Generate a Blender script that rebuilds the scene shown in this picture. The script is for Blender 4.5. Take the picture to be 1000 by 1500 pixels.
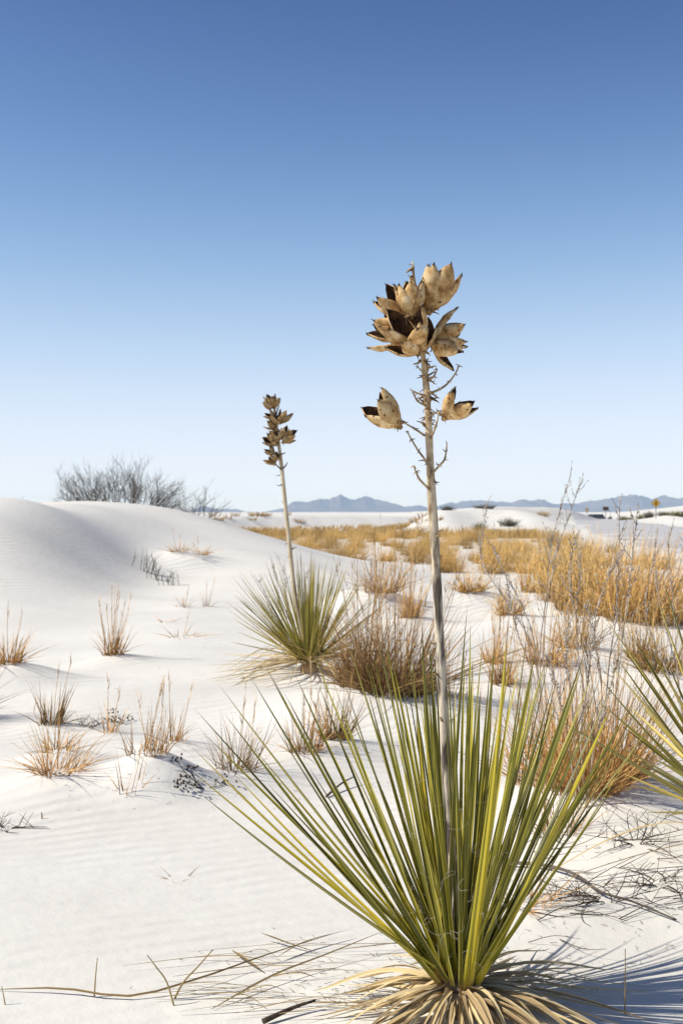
import bpy, math, random
import numpy as np
from mathutils import Vector, Matrix

for o in list(bpy.data.objects):
    bpy.data.objects.remove(o)
scn = bpy.context.scene
COL = scn.collection
R = math.radians
rnd = random.Random(7)

# ------------------------------------------------------------------ camera
F = 1900.0            # focal length in pixels of the 1000 x 1500 photograph
CH = 1.2              # eye height above the sand at the near yucca
cam_d = bpy.data.cameras.new('camera')
cam = bpy.data.objects.new('camera', cam_d)
COL.objects.link(cam)
cam.location = (0, 0, CH)
cam.rotation_euler = (R(90), 0, 0)
cam_d.sensor_fit = 'VERTICAL'
cam_d.sensor_height = 36.0
cam_d.lens = F / 1500.0 * 36.0
cam_d.clip_start = 0.05
cam_d.clip_end = 60000
cam_d.dof.use_dof = True
cam_d.dof.focus_distance = 3.1
cam_d.dof.aperture_fstop = 11.0
scn.camera = cam

# ------------------------------------------------------------------ sky, sun, exposure
SUN_EL = 43.0
SUN_AZ = 261.0       # compass style: 0 = +Y (view direction), 90 = +X
world = bpy.data.worlds.new('World')
scn.world = world
world.use_nodes = True
wn = world.node_tree
wn.nodes.clear()
wo = wn.nodes.new('ShaderNodeOutputWorld')
bg = wn.nodes.new('ShaderNodeBackground')
sky = wn.nodes.new('ShaderNodeTexSky')
sky.sky_type = 'NISHITA'
sky.sun_disc = False
sky.sun_elevation = R(SUN_EL)
sky.sun_rotation = R(SUN_AZ)
sky.altitude = 2500
sky.air_density = 1.0
sky.dust_density = 0.0
sky.ozone_density = 4.0
# the photograph's contrasty film curve, applied alike to the whole dome: m * x / (x + 1), x = c * sky ^ 3
gam = wn.nodes.new('ShaderNodeGamma'); gam.inputs[1].default_value = 3.0
def vmath(op, a_, v_):
    n = wn.nodes.new('ShaderNodeVectorMath'); n.operation = op
    wn.links.new(a_, n.inputs[0])
    if isinstance(v_, tuple): n.inputs[1].default_value = v_
    else: wn.links.new(v_, n.inputs[1])
    return n.outputs[0]
wn.links.new(sky.outputs[0], gam.inputs[0])
sx = vmath('MULTIPLY', gam.outputs[0], (0.140, 0.044, 0.0125))
sy = vmath('DIVIDE', sx, vmath('ADD', sx, (1.0, 1.0, 1.0)))
sy = vmath('MULTIPLY', sy, (8.3, 9.35, 11.9))
bg.inputs['Strength'].default_value = 0.10
wn.links.new(sy, bg.inputs['Color'])
wn.links.new(bg.outputs[0], wo.inputs['Surface'])

sun_d = bpy.data.lights.new('sun', 'SUN')
sun_d.energy = 4.6
sun_d.angle = R(0.5)
sun_d.color = (1.0, 0.94, 0.82)
sun = bpy.data.objects.new('sun', sun_d)
COL.objects.link(sun)
to_sun = Vector((math.sin(R(SUN_AZ)) * math.cos(R(SUN_EL)), math.cos(R(SUN_AZ)) * math.cos(R(SUN_EL)), math.sin(R(SUN_EL))))
sun.rotation_euler = to_sun.to_track_quat('Z', 'Y').to_euler()
sun.location = (-20, 5, 25)

vs = scn.view_settings
vs.view_transform = 'Standard'
vs.look = 'None'
vs.gamma = 1.0
vs.use_curve_mapping = False
vs.exposure = 0.06
scn.cycles.volume_bounces = 2     # the air also scatters the light of sky and sand

# ------------------------------------------------------------------ helpers
def tag(o, label=None, cat=None, group=None, kind=None):
    if label: o['label'] = label
    if cat: o['category'] = cat
    if group: o['group'] = group
    if kind: o['kind'] = kind
    return o

def empty(name, loc, rz=0.0):
    o = bpy.data.objects.new(name, None)
    COL.objects.link(o)
    o.location = loc
    o.rotation_euler = (0, 0, rz)
    o.empty_display_size = 0.05
    return o

class MB:
    """collects faces of one piece, with uv (u across, v along)"""
    def __init__(s):
        s.v = []; s.f = []; s.m = []; s.uv = []
    def vert(s, p, uv=(0.5, 0.5)):
        s.v.append(tuple(p)); s.uv.append(uv)
        return len(s.v) - 1
    def face(s, idx, m=0):
        s.f.append(tuple(idx)); s.m.append(m)
    def mesh(s, name, mats, smooth=True):
        me = bpy.data.meshes.new(name)
        me.from_pydata(s.v, [], s.f)
        for m in mats: me.materials.append(m)
        me.polygons.foreach_set('material_index', s.m)
        if smooth: me.polygons.foreach_set('use_smooth', [True] * len(s.f))
        uvl = me.uv_layers.new(name='UVMap')
        li = np.empty(len(me.loops), dtype=np.int32)
        me.loops.foreach_get('vertex_index', li)
        uva = np.array(s.uv, dtype=np.float32)
        uvl.data.foreach_set('uv', uva[li].ravel())
        me.update()
        return me
    def build(s, name, mats, parent=None, smooth=True):
        if not isinstance(mats, (list, tuple)): mats = [mats]
        o = bpy.data.objects.new(name, s.mesh(name, mats, smooth))
        COL.objects.link(o)
        if parent: o.parent = parent
        return o
    # --- shapes
    def box(s, c, size, m=0, rot=None):
        c = Vector(c); hx, hy, hz = size[0] / 2, size[1] / 2, size[2] / 2
        ids = []
        for sx, sy, sz in ((-1,-1,-1),(1,-1,-1),(1,1,-1),(-1,1,-1),(-1,-1,1),(1,-1,1),(1,1,1),(-1,1,1)):
            p = Vector((sx*hx, sy*hy, sz*hz))
            if rot: p = rot @ p
            ids.append(s.vert(c + p))
        for f in ((0,3,2,1),(4,5,6,7),(0,1,5,4),(1,2,6,5),(2,3,7,6),(3,0,4,7)):
            s.face([ids[i] for i in f], m)
    def tube(s, pts, radii, n=5, m=0, cap=True):
        pts = [Vector(p) for p in pts]
        k = len(pts)
        if not isinstance(radii, (list, tuple)): radii = [radii] * k
        prev = None; rings = []
        ref = Vector((0.31, 0.17, 0.93))
        for i in range(k):
            t = (pts[min(i+1, k-1)] - pts[max(i-1, 0)])
            if t.length < 1e-9: t = Vector((0, 0, 1))
            t.normalize()
            if prev is None:
                a = t.cross(ref if abs(t.dot(ref)) < 0.95 else Vector((1, 0, 0))).normalized()
            else:
                a = (prev - t * prev.dot(t))
                a = a.normalized() if a.length > 1e-6 else t.orthogonal().normalized()
            prev = a
            b = t.cross(a)
            rings.append([s.vert(pts[i] + (a * math.cos(2*math.pi*j/n) + b * math.sin(2*math.pi*j/n)) * radii[i], (j / n, i / (k - 1))) for j in range(n)])
        for i in range(k-1):
            for j in range(n):
                s.face((rings[i][j], rings[i][(j+1) % n], rings[i+1][(j+1) % n], rings[i+1][j]), m)
        if cap:
            s.face(rings[0][::-1], m); s.face(rings[-1], m)
    def blade(s, pts, width, m=0, side=None, fold=0.0):
        """thin grass blade, a tapering ribbon"""
        pts = [Vector(p) for p in pts]
        k = len(pts)
        t0 = (pts[-1] - pts[0])
        if side is None:
            side = t0.cross(Vector((rnd.uniform(-1, 1), rnd.uniform(-1, 1), 0.1)))
            side = side.normalized() if side.length > 1e-6 else Vector((1, 0, 0))
        L = []
        for i, p in enumerate(pts):
            v = i / (k - 1)
            w = width * 0.5 * (1 - v ** 1.6)
            if i == k - 1:
                L.append((s.vert(p, (0.5, 1.0)),))
            else:
                L.append((s.vert(p - side * w, (0, v)), s.vert(p + side * w, (1, v))))
        for i in range(k - 1):
            a, b = L[i], L[i+1]
            if len(b) == 2: s.face((a[0], a[1], b[1], b[0]), m)
            else: s.face((a[0], a[1], b[0]), m)

def bez(p0, p1, p2, n):
    p0, p1, p2 = Vector(p0), Vector(p1), Vector(p2)
    return [p0 * (1-t)**2 + p1 * 2*t*(1-t) + p2 * t*t for t in (i / n for i in range(n+1))]

def crom(pts, n):
    """Catmull-Rom through the points"""
    pts = [Vector(p) for p in pts]
    q = [pts[0] * 2 - pts[1]] + pts + [pts[-1] * 2 - pts[-2]]
    out = []
    for i in range(1, len(q) - 2):
        for j in range(n):
            t = j / n
            a, b, c, d = q[i-1], q[i], q[i+1], q[i+2]
            out.append(0.5 * ((2*b) + (c-a)*t + (2*a-5*b+4*c-d)*t*t + (3*b-a-3*c+d)*t**3))
    out.append(pts[-1])
    return out

def at(px, py, Y):
    """point at distance Y seen at a photograph pixel"""
    return Vector(((px - 500) / F * Y, Y, CH - (py - 750) / F * Y))

# ------------------------------------------------------------------ materials
def mat(name, rough=0.8, spec=0.3):
    m = bpy.data.materials.new(name)
    m.use_nodes = True
    nt = m.node_tree
    b = nt.nodes['Principled BSDF']
    b.inputs['Roughness'].default_value = rough
    b.inputs['Specular IOR Level'].default_value = spec
    return m, nt, b

def N(nt, t, **kw):
    n = nt.nodes.new(t)
    for k, v in kw.items():
        if k.startswith('i_'):
            key = k[2:]
            key = int(key) if key.isdigit() else key.replace('_', ' ')
            n.inputs[key].default_value = v
        else:
            setattr(n, k, v)
    return n

def ramp(nt, stops, interp='LINEAR'):
    r = nt.nodes.new('ShaderNodeValToRGB')
    r.color_ramp.interpolation = interp
    e = r.color_ramp.elements
    while len(e) > 1: e.remove(e[-1])
    e[0].position = stops[0][0]; e[0].color = (*stops[0][1], 1)
    for p, c in stops[1:]:
        x = e.new(p); x.color = (*c, 1)
    return r

def mixc(nt, fac, a, b, blend='MIX'):
    n = nt.nodes.new('ShaderNodeMix'); n.data_type = 'RGBA'; n.blend_type = blend
    for sock, val in ((0, fac), (6, a), (7, b)):
        if isinstance(val, (int, float)): n.inputs[sock].default_value = val
        elif isinstance(val, tuple): n.inputs[sock].default_value = (*val, 1)
        else: nt.links.new(val, n.inputs[sock])
    return n.outputs[2]

def simple(name, c1, c2, scale=20, rough=0.85, spec=0.2, detail=3, rand=0.0, bump=0.0, stretch=None, coord='Object', lo=0.34, hi=0.66):
    """two-tone noise material, with a random tint per object"""
    m, nt, b = mat(name, rough, spec)
    tc = N(nt, 'ShaderNodeTexCoord')
    no = N(nt, 'ShaderNodeTexNoise', i_Scale=scale, i_Detail=detail)
    src = tc.outputs[coord]
    if stretch:
        mp = N(nt, 'ShaderNodeMapping'); mp.inputs['Scale'].default_value = stretch
        nt.links.new(src, mp.inputs[0]); src = mp.outputs[0]
    nt.links.new(src, no.inputs['Vector'])
    r = ramp(nt, [(lo, c1), (hi, c2)])
    nt.links.new(no.outputs['Fac'], r.inputs[0])
    col = r.outputs[0]
    if rand > 0:
        oi = N(nt, 'ShaderNodeObjectInfo')
        mr = N(nt, 'ShaderNodeMapRange', i_3=1 - rand, i_4=1 + rand)
        nt.links.new(oi.outputs['Random'], mr.inputs[0])
        hs = N(nt, 'ShaderNodeHueSaturation')
        nt.links.new(mr.outputs[0], hs.inputs['Value'])
        nt.links.new(col, hs.inputs['Color'])
        col = hs.outputs[0]
    nt.links.new(col, b.inputs['Base Color'])
    if bump > 0:
        bp = N(nt, 'ShaderNodeBump', i_Strength=bump, i_Distance=0.01)
        nt.links.new(no.outputs['Fac'], bp.inputs['Height'])
        nt.links.new(bp.outputs[0], b.inputs['Normal'])
    return m

def sand_material(name, base, dark, ripple=1.0):
    m, nt, b = mat(name, 0.95, 0.05)
    tc = N(nt, 'ShaderNodeTexCoord')
    o = tc.outputs['Object']
    n1 = N(nt, 'ShaderNodeTexNoise', i_Scale=0.9, i_Detail=5, i_Roughness=0.55)
    n2 = N(nt, 'ShaderNodeTexNoise', i_Scale=420.0, i_Detail=2)
    for n in (n1, n2): nt.links.new(o, n.inputs['Vector'])
    r1 = ramp(nt, [(0.35, dark), (0.62, base)])
    nt.links.new(n1.outputs['Fac'], r1.inputs[0])
    r2 = ramp(nt, [(0.25, (0.86, 0.86, 0.86)), (0.55, (1, 1, 1))])
    nt.links.new(n2.outputs['Fac'], r2.inputs[0])
    nt.links.new(mixc(nt, 1.0, r1.outputs[0], r2.outputs[0], 'MULTIPLY'), b.inputs['Base Color'])
    # wind ripples and lumps
    mp = N(nt, 'ShaderNodeMapping'); mp.inputs['Rotation'].default_value = (0, 0, R(-28))
    nt.links.new(o, mp.inputs[0])
    wv = N(nt, 'ShaderNodeTexWave', wave_type='BANDS', bands_direction='Y', i_Scale=3.2, i_Distortion=5.5, i_Detail=3.0, i_Detail_Scale=0.55, i_Detail_Roughness=0.55)
    nt.links.new(mp.outputs[0], wv.inputs['Vector'])
    n3 = N(nt, 'ShaderNodeTexNoise', i_Scale=0.55, i_Detail=3)
    nt.links.new(o, n3.inputs['Vector'])
    amp = N(nt, 'ShaderNodeMapRange', i_1=0.38, i_2=0.60, i_3=0.0, i_4=1.0)
    nt.links.new(n3.outputs['Fac'], amp.inputs[0])
    mul = N(nt, 'ShaderNodeMath', operation='MULTIPLY')
    nt.links.new(wv.outputs['Fac'], mul.inputs[0]); nt.links.new(amp.outputs[0], mul.inputs[1])
    b1 = N(nt, 'ShaderNodeBump', i_Strength=0.5 * ripple, i_Distance=0.012)
    nt.links.new(mul.outputs[0], b1.inputs['Height'])
    n4 = N(nt, 'ShaderNodeTexNoise', i_Scale=9.0, i_Detail=6, i_Roughness=0.6)
    nt.links.new(o, n4.inputs['Vector'])
    b2 = N(nt, 'ShaderNodeBump', i_Strength=0.3, i_Distance=0.02)
    nt.links.new(n4.outputs['Fac'], b2.inputs['Height']); nt.links.new(b1.outputs[0], b2.inputs['Normal'])
    b3 = N(nt, 'ShaderNodeBump', i_Strength=0.25, i_Distance=0.002)
    nt.links.new(n2.outputs['Fac'], b3.inputs['Height']); nt.links.new(b2.outputs[0], b3.inputs['Normal'])
    nt.links.new(b3.outputs[0], b.inputs['Normal'])
    return m

def leaf_material(name, greens, margin, tipc, basec, rough=0.38):
    m, nt, b = mat(name, rough, 0.3)
    uv = N(nt, 'ShaderNodeUVMap')
    sp = N(nt, 'ShaderNodeSeparateXYZ')
    nt.links.new(uv.outputs[0], sp.inputs[0])
    oi = N(nt, 'ShaderNodeObjectInfo')
    base = ramp(nt, [(0.0, greens[0]), (0.45, greens[1]), (0.8, greens[2]), (1.0, greens[3])])
    nt.links.new(oi.outputs['Random'], base.inputs[0])
    tc = N(nt, 'ShaderNodeTexCoord')
    mp = N(nt, 'ShaderNodeMapping'); mp.inputs['Scale'].default_value = (14, 2.2, 1)
    nt.links.new(uv.outputs[0], mp.inputs[0])
    ad = N(nt, 'ShaderNodeVectorMath', operation='ADD')
    nt.links.new(mp.outputs[0], ad.inputs[0])
    cb = N(nt, 'ShaderNodeCombineXYZ')
    ml = N(nt, 'ShaderNodeMath', operation='MULTIPLY', i_1=37.0)
    nt.links.new(oi.outputs['Random'], ml.inputs[0]); nt.links.new(ml.outputs[0], cb.inputs[2]); nt.links.new(cb.outputs[0], ad.inputs[1])
    no = N(nt, 'ShaderNodeTexNoise', i_Scale=1.0, i_Detail=4)
    nt.links.new(ad.outputs[0], no.inputs['Vector'])
    st = ramp(nt, [(0.27, (0.55, 0.5, 0.5)), (0.42, (0.9, 0.9, 0.85)), (0.7, (1.25, 1.2, 1.1))])
    nt.links.new(no.outputs['Fac'], st.inputs[0])
    c = mixc(nt, 1.0, base.outputs[0], st.outputs[0], 'MULTIPLY')
    # pale margins
    mg = ramp(nt, [(0.0, (1, 1, 1)), (0.16, (0, 0, 0)), (0.84, (0, 0, 0)), (1.0, (1, 1, 1))])
    nt.links.new(sp.outputs[0], mg.inputs[0])
    c = mixc(nt, mg.outputs[0], c, margin)
    # base and tip
    jit = N(nt, 'ShaderNodeMath', operation='MULTIPLY_ADD', i_1=0.10, i_2=-0.05)
    nt.links.new(no.outputs['Fac'], jit.inputs[0])
    vv = N(nt, 'ShaderNodeMath', operation='ADD')
    nt.links.new(sp.outputs[1], vv.inputs[0]); nt.links.new(jit.outputs[0], vv.inputs[1])
    tb = ramp(nt, [(0.0, (1, 1, 1)), (0.05, (0, 0, 0))])
    nt.links.new(vv.outputs[0], tb.inputs[0])
    c = mixc(nt, tb.outputs[0], c, basec)
    tt = ramp(nt, [(0.93, (0, 0, 0)), (0.985, (1, 1, 1))])
    nt.links.new(vv.outputs[0], tt.inputs[0])
    c = mixc(nt, tt.outputs[0], c, tipc)
    nt.links.new(c, b.inputs['Base Color'])
    bp = N(nt, 'ShaderNodeBump', i_Strength=0.25, i_Distance=0.002)
    nt.links.new(no.outputs['Fac'], bp.inputs['Height'])
    nt.links.new(bp.outputs[0], b.inputs['Normal'])
    return m

def pod_material(name='pod_shell', dark=1.0):
    m, nt, b = mat(name, 0.75, 0.2)
    tc = N(nt, 'ShaderNodeTexCoord'); uv = N(nt, 'ShaderNodeUVMap'); oi = N(nt, 'ShaderNodeObjectInfo')
    sp = N(nt, 'ShaderNodeSeparateXYZ'); nt.links.new(uv.outputs[0], sp.inputs[0])
    ad = N(nt, 'ShaderNodeVectorMath', operation='ADD')
    nt.links.new(tc.outputs['Object'], ad.inputs[0]); nt.links.new(oi.outputs['Random'], ad.inputs[1])
    no = N(nt, 'ShaderNodeTexNoise', i_Scale=3.2, i_Detail=6, i_Roughness=0.62)
    nt.links.new(ad.outputs[0], no.inputs['Vector'])
    r = ramp(nt, [(0.33, (0.20, 0.095, 0.03)), (0.47, (0.55, 0.34, 0.14)), (0.6, (0.74, 0.55, 0.30)), (0.72, (0.90, 0.78, 0.57))])
    nt.links.new(no.outputs['Fac'], r.inputs[0])
    vo = N(nt, 'ShaderNodeTexVoronoi', i_Scale=5.0)
    nt.links.new(ad.outputs[0], vo.inputs['Vector'])
    sr = ramp(nt, [(0.0, (0.05, 0.03, 0.015)), (0.12, (0.14, 0.07, 0.03)), (0.20, (1, 1, 1))])
    nt.links.new(vo.outputs['Distance'], sr.inputs[0])
    c = mixc(nt, 0.85, r.outputs[0], sr.outputs[0], 'MULTIPLY')
    tr = ramp(nt, [(0.93, (0, 0, 0)), (0.985, (1, 1, 1))])
    nt.links.new(sp.outputs[1], tr.inputs[0])
    c = mixc(nt, tr.outputs[0], c, (0.05, 0.03, 0.02))
    hs = N(nt, 'ShaderNodeHueSaturation')
    mr = N(nt, 'ShaderNodeMapRange', i_3=0.78 * dark, i_4=1.2 * dark)
    nt.links.new(oi.outputs['Random'], mr.inputs[0]); nt.links.new(mr.outputs[0], hs.inputs['Value']); nt.links.new(c, hs.inputs['Color'])
    nt.links.new(hs.outputs[0], b.inputs['Base Color'])
    bp = N(nt, 'ShaderNodeBump', i_Strength=0.5, i_Distance=0.004)
    nt.links.new(no.outputs['Fac'], bp.inputs['Height']); nt.links.new(bp.outputs[0], b.inputs['Normal'])
    return m

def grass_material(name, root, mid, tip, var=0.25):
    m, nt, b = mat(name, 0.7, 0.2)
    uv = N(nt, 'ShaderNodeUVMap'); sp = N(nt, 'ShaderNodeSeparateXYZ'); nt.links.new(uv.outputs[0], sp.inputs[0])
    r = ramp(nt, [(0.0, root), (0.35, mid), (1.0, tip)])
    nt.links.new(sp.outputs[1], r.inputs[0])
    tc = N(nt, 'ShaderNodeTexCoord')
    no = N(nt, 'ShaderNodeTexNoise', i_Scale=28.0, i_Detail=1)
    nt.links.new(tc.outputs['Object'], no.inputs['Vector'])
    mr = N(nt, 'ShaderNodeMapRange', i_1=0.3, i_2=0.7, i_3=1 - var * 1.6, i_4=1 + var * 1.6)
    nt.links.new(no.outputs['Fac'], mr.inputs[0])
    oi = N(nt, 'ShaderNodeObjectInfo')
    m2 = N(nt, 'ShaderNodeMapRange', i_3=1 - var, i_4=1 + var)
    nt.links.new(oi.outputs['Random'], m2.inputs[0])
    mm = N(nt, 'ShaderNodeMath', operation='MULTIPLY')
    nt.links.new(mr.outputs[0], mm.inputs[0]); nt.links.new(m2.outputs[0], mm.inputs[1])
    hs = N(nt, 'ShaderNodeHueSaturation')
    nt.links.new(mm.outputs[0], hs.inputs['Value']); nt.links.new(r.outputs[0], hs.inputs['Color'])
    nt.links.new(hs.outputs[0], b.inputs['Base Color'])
    return m

M = {}
M['sand'] = sand_material('white_gypsum_sand', (0.85, 0.825, 0.765), (0.80, 0.77, 0.705))
M['road'] = sand_material('packed_road', (0.60, 0.60, 0.61), (0.53, 0.53, 0.545), 0.2)
M['green'] = leaf_material('yucca_leaf', [(0.085, 0.088, 0.009), (0.19, 0.18, 0.013), (0.36, 0.315, 0.022), (0.58, 0.46, 0.04)], (0.62, 0.53, 0.12), (0.09, 0.045, 0.02), (0.35, 0.20, 0.06))  # yellowish margin, brightened to paint in sunlit edges against shaded leaf
M['green_far'] = leaf_material('yucca_leaf_dusty', [(0.15, 0.135, 0.018), (0.30, 0.26, 0.03), (0.48, 0.39, 0.06), (0.68, 0.53, 0.18)], (0.34, 0.30, 0.13), (0.12, 0.07, 0.03), (0.45, 0.33, 0.15))
M['dead'] = leaf_material('dead_yucca_leaf', [(0.30, 0.20, 0.10), (0.60, 0.45, 0.23), (0.72, 0.59, 0.35), (0.36, 0.30, 0.22)], (0.72, 0.60, 0.40), (0.16, 0.11, 0.07), (0.34, 0.18, 0.06), 0.7)
M['litter'] = leaf_material('fallen_leaf', [(0.20, 0.13, 0.06), (0.34, 0.25, 0.11), (0.44, 0.34, 0.16), (0.26, 0.20, 0.13)], (0.46, 0.36, 0.2), (0.10, 0.07, 0.05), (0.2, 0.13, 0.07), 0.7)
M['fiber'] = simple('leaf_thread', (0.62, 0.58, 0.48), (0.72, 0.68, 0.58), 30)
M['pod'] = pod_material()
M['pod_dark'] = pod_material('pod_shell_brown', 0.62)
M['pod_in'] = simple('pod_inside', (0.014, 0.009, 0.006), (0.13, 0.065, 0.03), 7, 0.8)
M['seed'] = simple('seed_wall', (0.10, 0.06, 0.03), (0.34, 0.22, 0.10), 60, 0.8)
M['stalk'] = simple('stalk_bark', (0.13, 0.105, 0.085), (0.70, 0.60, 0.46), 60, 0.85, 0.15, 9, bump=1.0, stretch=(1, 1, 0.22), lo=0.41, hi=0.60)
def stalk_material():
    m = simple('stalk_bark_tall', (0.12, 0.095, 0.075), (0.70, 0.60, 0.46), 60, 0.85, 0.15, 9, bump=1.0, stretch=(1, 1, 0.22), lo=0.41, hi=0.60)
    nt = m.node_tree; b = nt.nodes['Principled BSDF']
    old = b.inputs['Base Color'].links[0].from_socket
    tc = N(nt, 'ShaderNodeTexCoord'); sp = N(nt, 'ShaderNodeSeparateXYZ'); nt.links.new(tc.outputs['Object'], sp.inputs[0])
    mr = N(nt, 'ShaderNodeMapRange', i_1=0.95, i_2=1.42, i_3=0.0, i_4=0.75); nt.links.new(sp.outputs[2], mr.inputs[0])
    no = N(nt, 'ShaderNodeTexNoise', i_Scale=45.0, i_Detail=4); nt.links.new(tc.outputs['Object'], no.inputs['Vector'])
    r = ramp(nt, [(0.36, (0.36, 0.22, 0.09)), (0.60, (0.74, 0.57, 0.34))]); nt.links.new(no.outputs['Fac'], r.inputs[0])
    nt.links.new(mixc(nt, mr.outputs[0], old, r.outputs[0]), b.inputs['Base Color'])
    return m
M['stalk_tall'] = stalk_material()
M['stalk_pale'] = simple('stalk_pale', (0.42, 0.32, 0.18), (0.68, 0.58, 0.42), 30, 0.8, 0.2, 4, bump=0.3, stretch=(1, 1, 0.3))
M['twig'] = simple('twig_tan', (0.20, 0.13, 0.07), (0.55, 0.42, 0.25), 70, 0.85)
M['bract'] = simple('bract_dark', (0.10, 0.06, 0.03), (0.42, 0.28, 0.14), 6, 0.85, rand=0.4)
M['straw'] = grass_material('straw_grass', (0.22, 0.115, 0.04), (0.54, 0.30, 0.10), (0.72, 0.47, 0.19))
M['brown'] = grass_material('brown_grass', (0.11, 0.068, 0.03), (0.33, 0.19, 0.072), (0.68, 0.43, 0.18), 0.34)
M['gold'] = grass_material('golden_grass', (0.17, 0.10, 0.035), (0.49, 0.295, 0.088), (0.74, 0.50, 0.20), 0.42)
M['darkw'] = simple('dark_twig', (0.035, 0.026, 0.020), (0.12, 0.085, 0.06), 50, 0.9)
M['grey'] = simple('grey_bare_twig', (0.075, 0.062, 0.052), (0.17, 0.14, 0.115), 8, 0.9)
M['silver'] = simple('silver_weed', (0.16, 0.10, 0.065), (0.62, 0.54, 0.46), 14, 0.85)
M['seedhead'] = simple('seed_head', (0.30, 0.25, 0.20), (0.66, 0.60, 0.53), 40, 0.9)
M['mount'] = simple('mountain_rock', (0.08, 0.075, 0.075), (0.17, 0.15, 0.14), 0.006, 0.95, 0.05, 8)
M['shrub'] = grass_material('far_shrub', (0.05, 0.045, 0.03), (0.10, 0.085, 0.05), (0.20, 0.17, 0.09))
M['sage'] = grass_material('far_green_shrub', (0.06, 0.06, 0.03), (0.16, 0.15, 0.05), (0.30, 0.26, 0.10))
M['yellow'] = simple('sign_yellow', (0.62, 0.33, 0.015), (0.70, 0.39, 0.02), 4, 0.5, 0.4)
M['black'] = simple('sign_black', (0.012, 0.012, 0.012), (0.02, 0.02, 0.02), 9, 0.6)
M['brownsign'] = simple('sign_brown', (0.085, 0.045, 0.035), (0.12, 0.065, 0.05), 5, 0.6)
M['tansign'] = simple('sign_tan', (0.42, 0.28, 0.16), (0.50, 0.34, 0.2), 5, 0.6)
M['white'] = simple('white_paint', (0.76, 0.76, 0.75), (0.82, 0.82, 0.81), 6, 0.45, 0.4)
M['post'] = simple('post_metal', (0.16, 0.16, 0.16), (0.30, 0.30, 0.30), 12, 0.55, 0.4)
M['carpaint'] = simple('car_paint', (0.022, 0.026, 0.026), (0.032, 0.036, 0.036), 3, 0.3, 0.5)
M['glass'] = simple('car_glass', (0.03, 0.036, 0.042), (0.05, 0.06, 0.07), 3, 0.1, 0.5)
M['rubber'] = simple('tyre_rubber', (0.018, 0.018, 0.018), (0.035, 0.035, 0.035), 20, 0.85)
M['lamp'] = simple('lamp_red', (0.35, 0.02, 0.02), (0.45, 0.03, 0.03), 8, 0.3)

# ------------------------------------------------------------------ terrain height
_rs = np.random.RandomState(5)
def wob(x, y, wl, n=7, seed=0):
    rs = np.random.RandomState(100 + seed)
    z = 0
    for i in range(n):
        a = rs.uniform(0, 2 * math.pi); k = 2 * math.pi / (wl * rs.uniform(0.7, 1.5)); ph = rs.uniform(0, 6.28)
        z = z + np.sin(k * (x * math.cos(a) + y * math.sin(a)) + ph)
    return z / math.sqrt(n)

def sstep(a, b, x):
    t = np.clip((x - a) / (b - a), 0, 1)
    return t * t * (3 - 2 * t)

def lerpx(x, xs, ys):
    return np.interp(x, xs, ys)

# crest of the near dune: plan position of the crest and its height, left to right
CR_X = np.array([-40, -22, -12, -6.3, -5.5, -4.6, -3.8, -3.0, -2.3, -1.0, 0.0, 0.75, 1.65, 2.3, 3.2, 6])
CR_Y = np.array([30, 27, 25, 24, 23.6, 23.2, 23, 23, 23, 23, 22.7, 22.4, 22, 21.6, 21.2, 20.5])
CR_Z = np.array([2.2, 1.9, 1.5, 1.385, 1.33, 1.35, 1.385, 1.28, 1.11, 0.62, 0.36, 0.25, 0.10, 0.02, 0, 0])

_fx = np.arange(-45, 9, 0.05)
def _sm(v):
    k = np.exp(-(np.arange(-45, 46) * 0.05 / 0.7) ** 2); k /= k.sum()
    f = np.interp(_fx, CR_X, v)
    return np.convolve(np.pad(f, 45, mode='edge'), k, mode='valid')
CR_YF, CR_ZF = _sm(CR_Y), _sm(CR_Z)

def dune(x, y, x0, y0, x1, y1, H, face, back, taper):
    """asymmetric dune: steep face on the right-hand side of the crest line"""
    dx, dy = x1 - x0, y1 - y0
    L = math.hypot(dx, dy); tx, ty = dx / L, dy / L
    s = (x - x0) * tx + (y - y0) * ty
    d = (x - x0) * ty - (y - y0) * tx            # positive on the right of the line
    d = d + 0.06 * L * np.sin(s / L * 5.0)
    prof = np.where(d > 0, 1 - sstep(0, face, d) , np.exp(-(d / back) ** 2))
    win = sstep(-taper, taper, s) * (1 - sstep(L - taper, L + taper, s))
    return H * prof * win

RY = np.array([14, 28, 42, 57, 80, 104, 127, 150, 175, 200, 230])
RL = np.array([7.5, 8.2, 9.6, 11.6, 15, 18.8, 22.5, 26.4, 30.8, 35, 41])
MOUNDS = []   # x, y, height, radius  (sand caught by plants)

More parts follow.
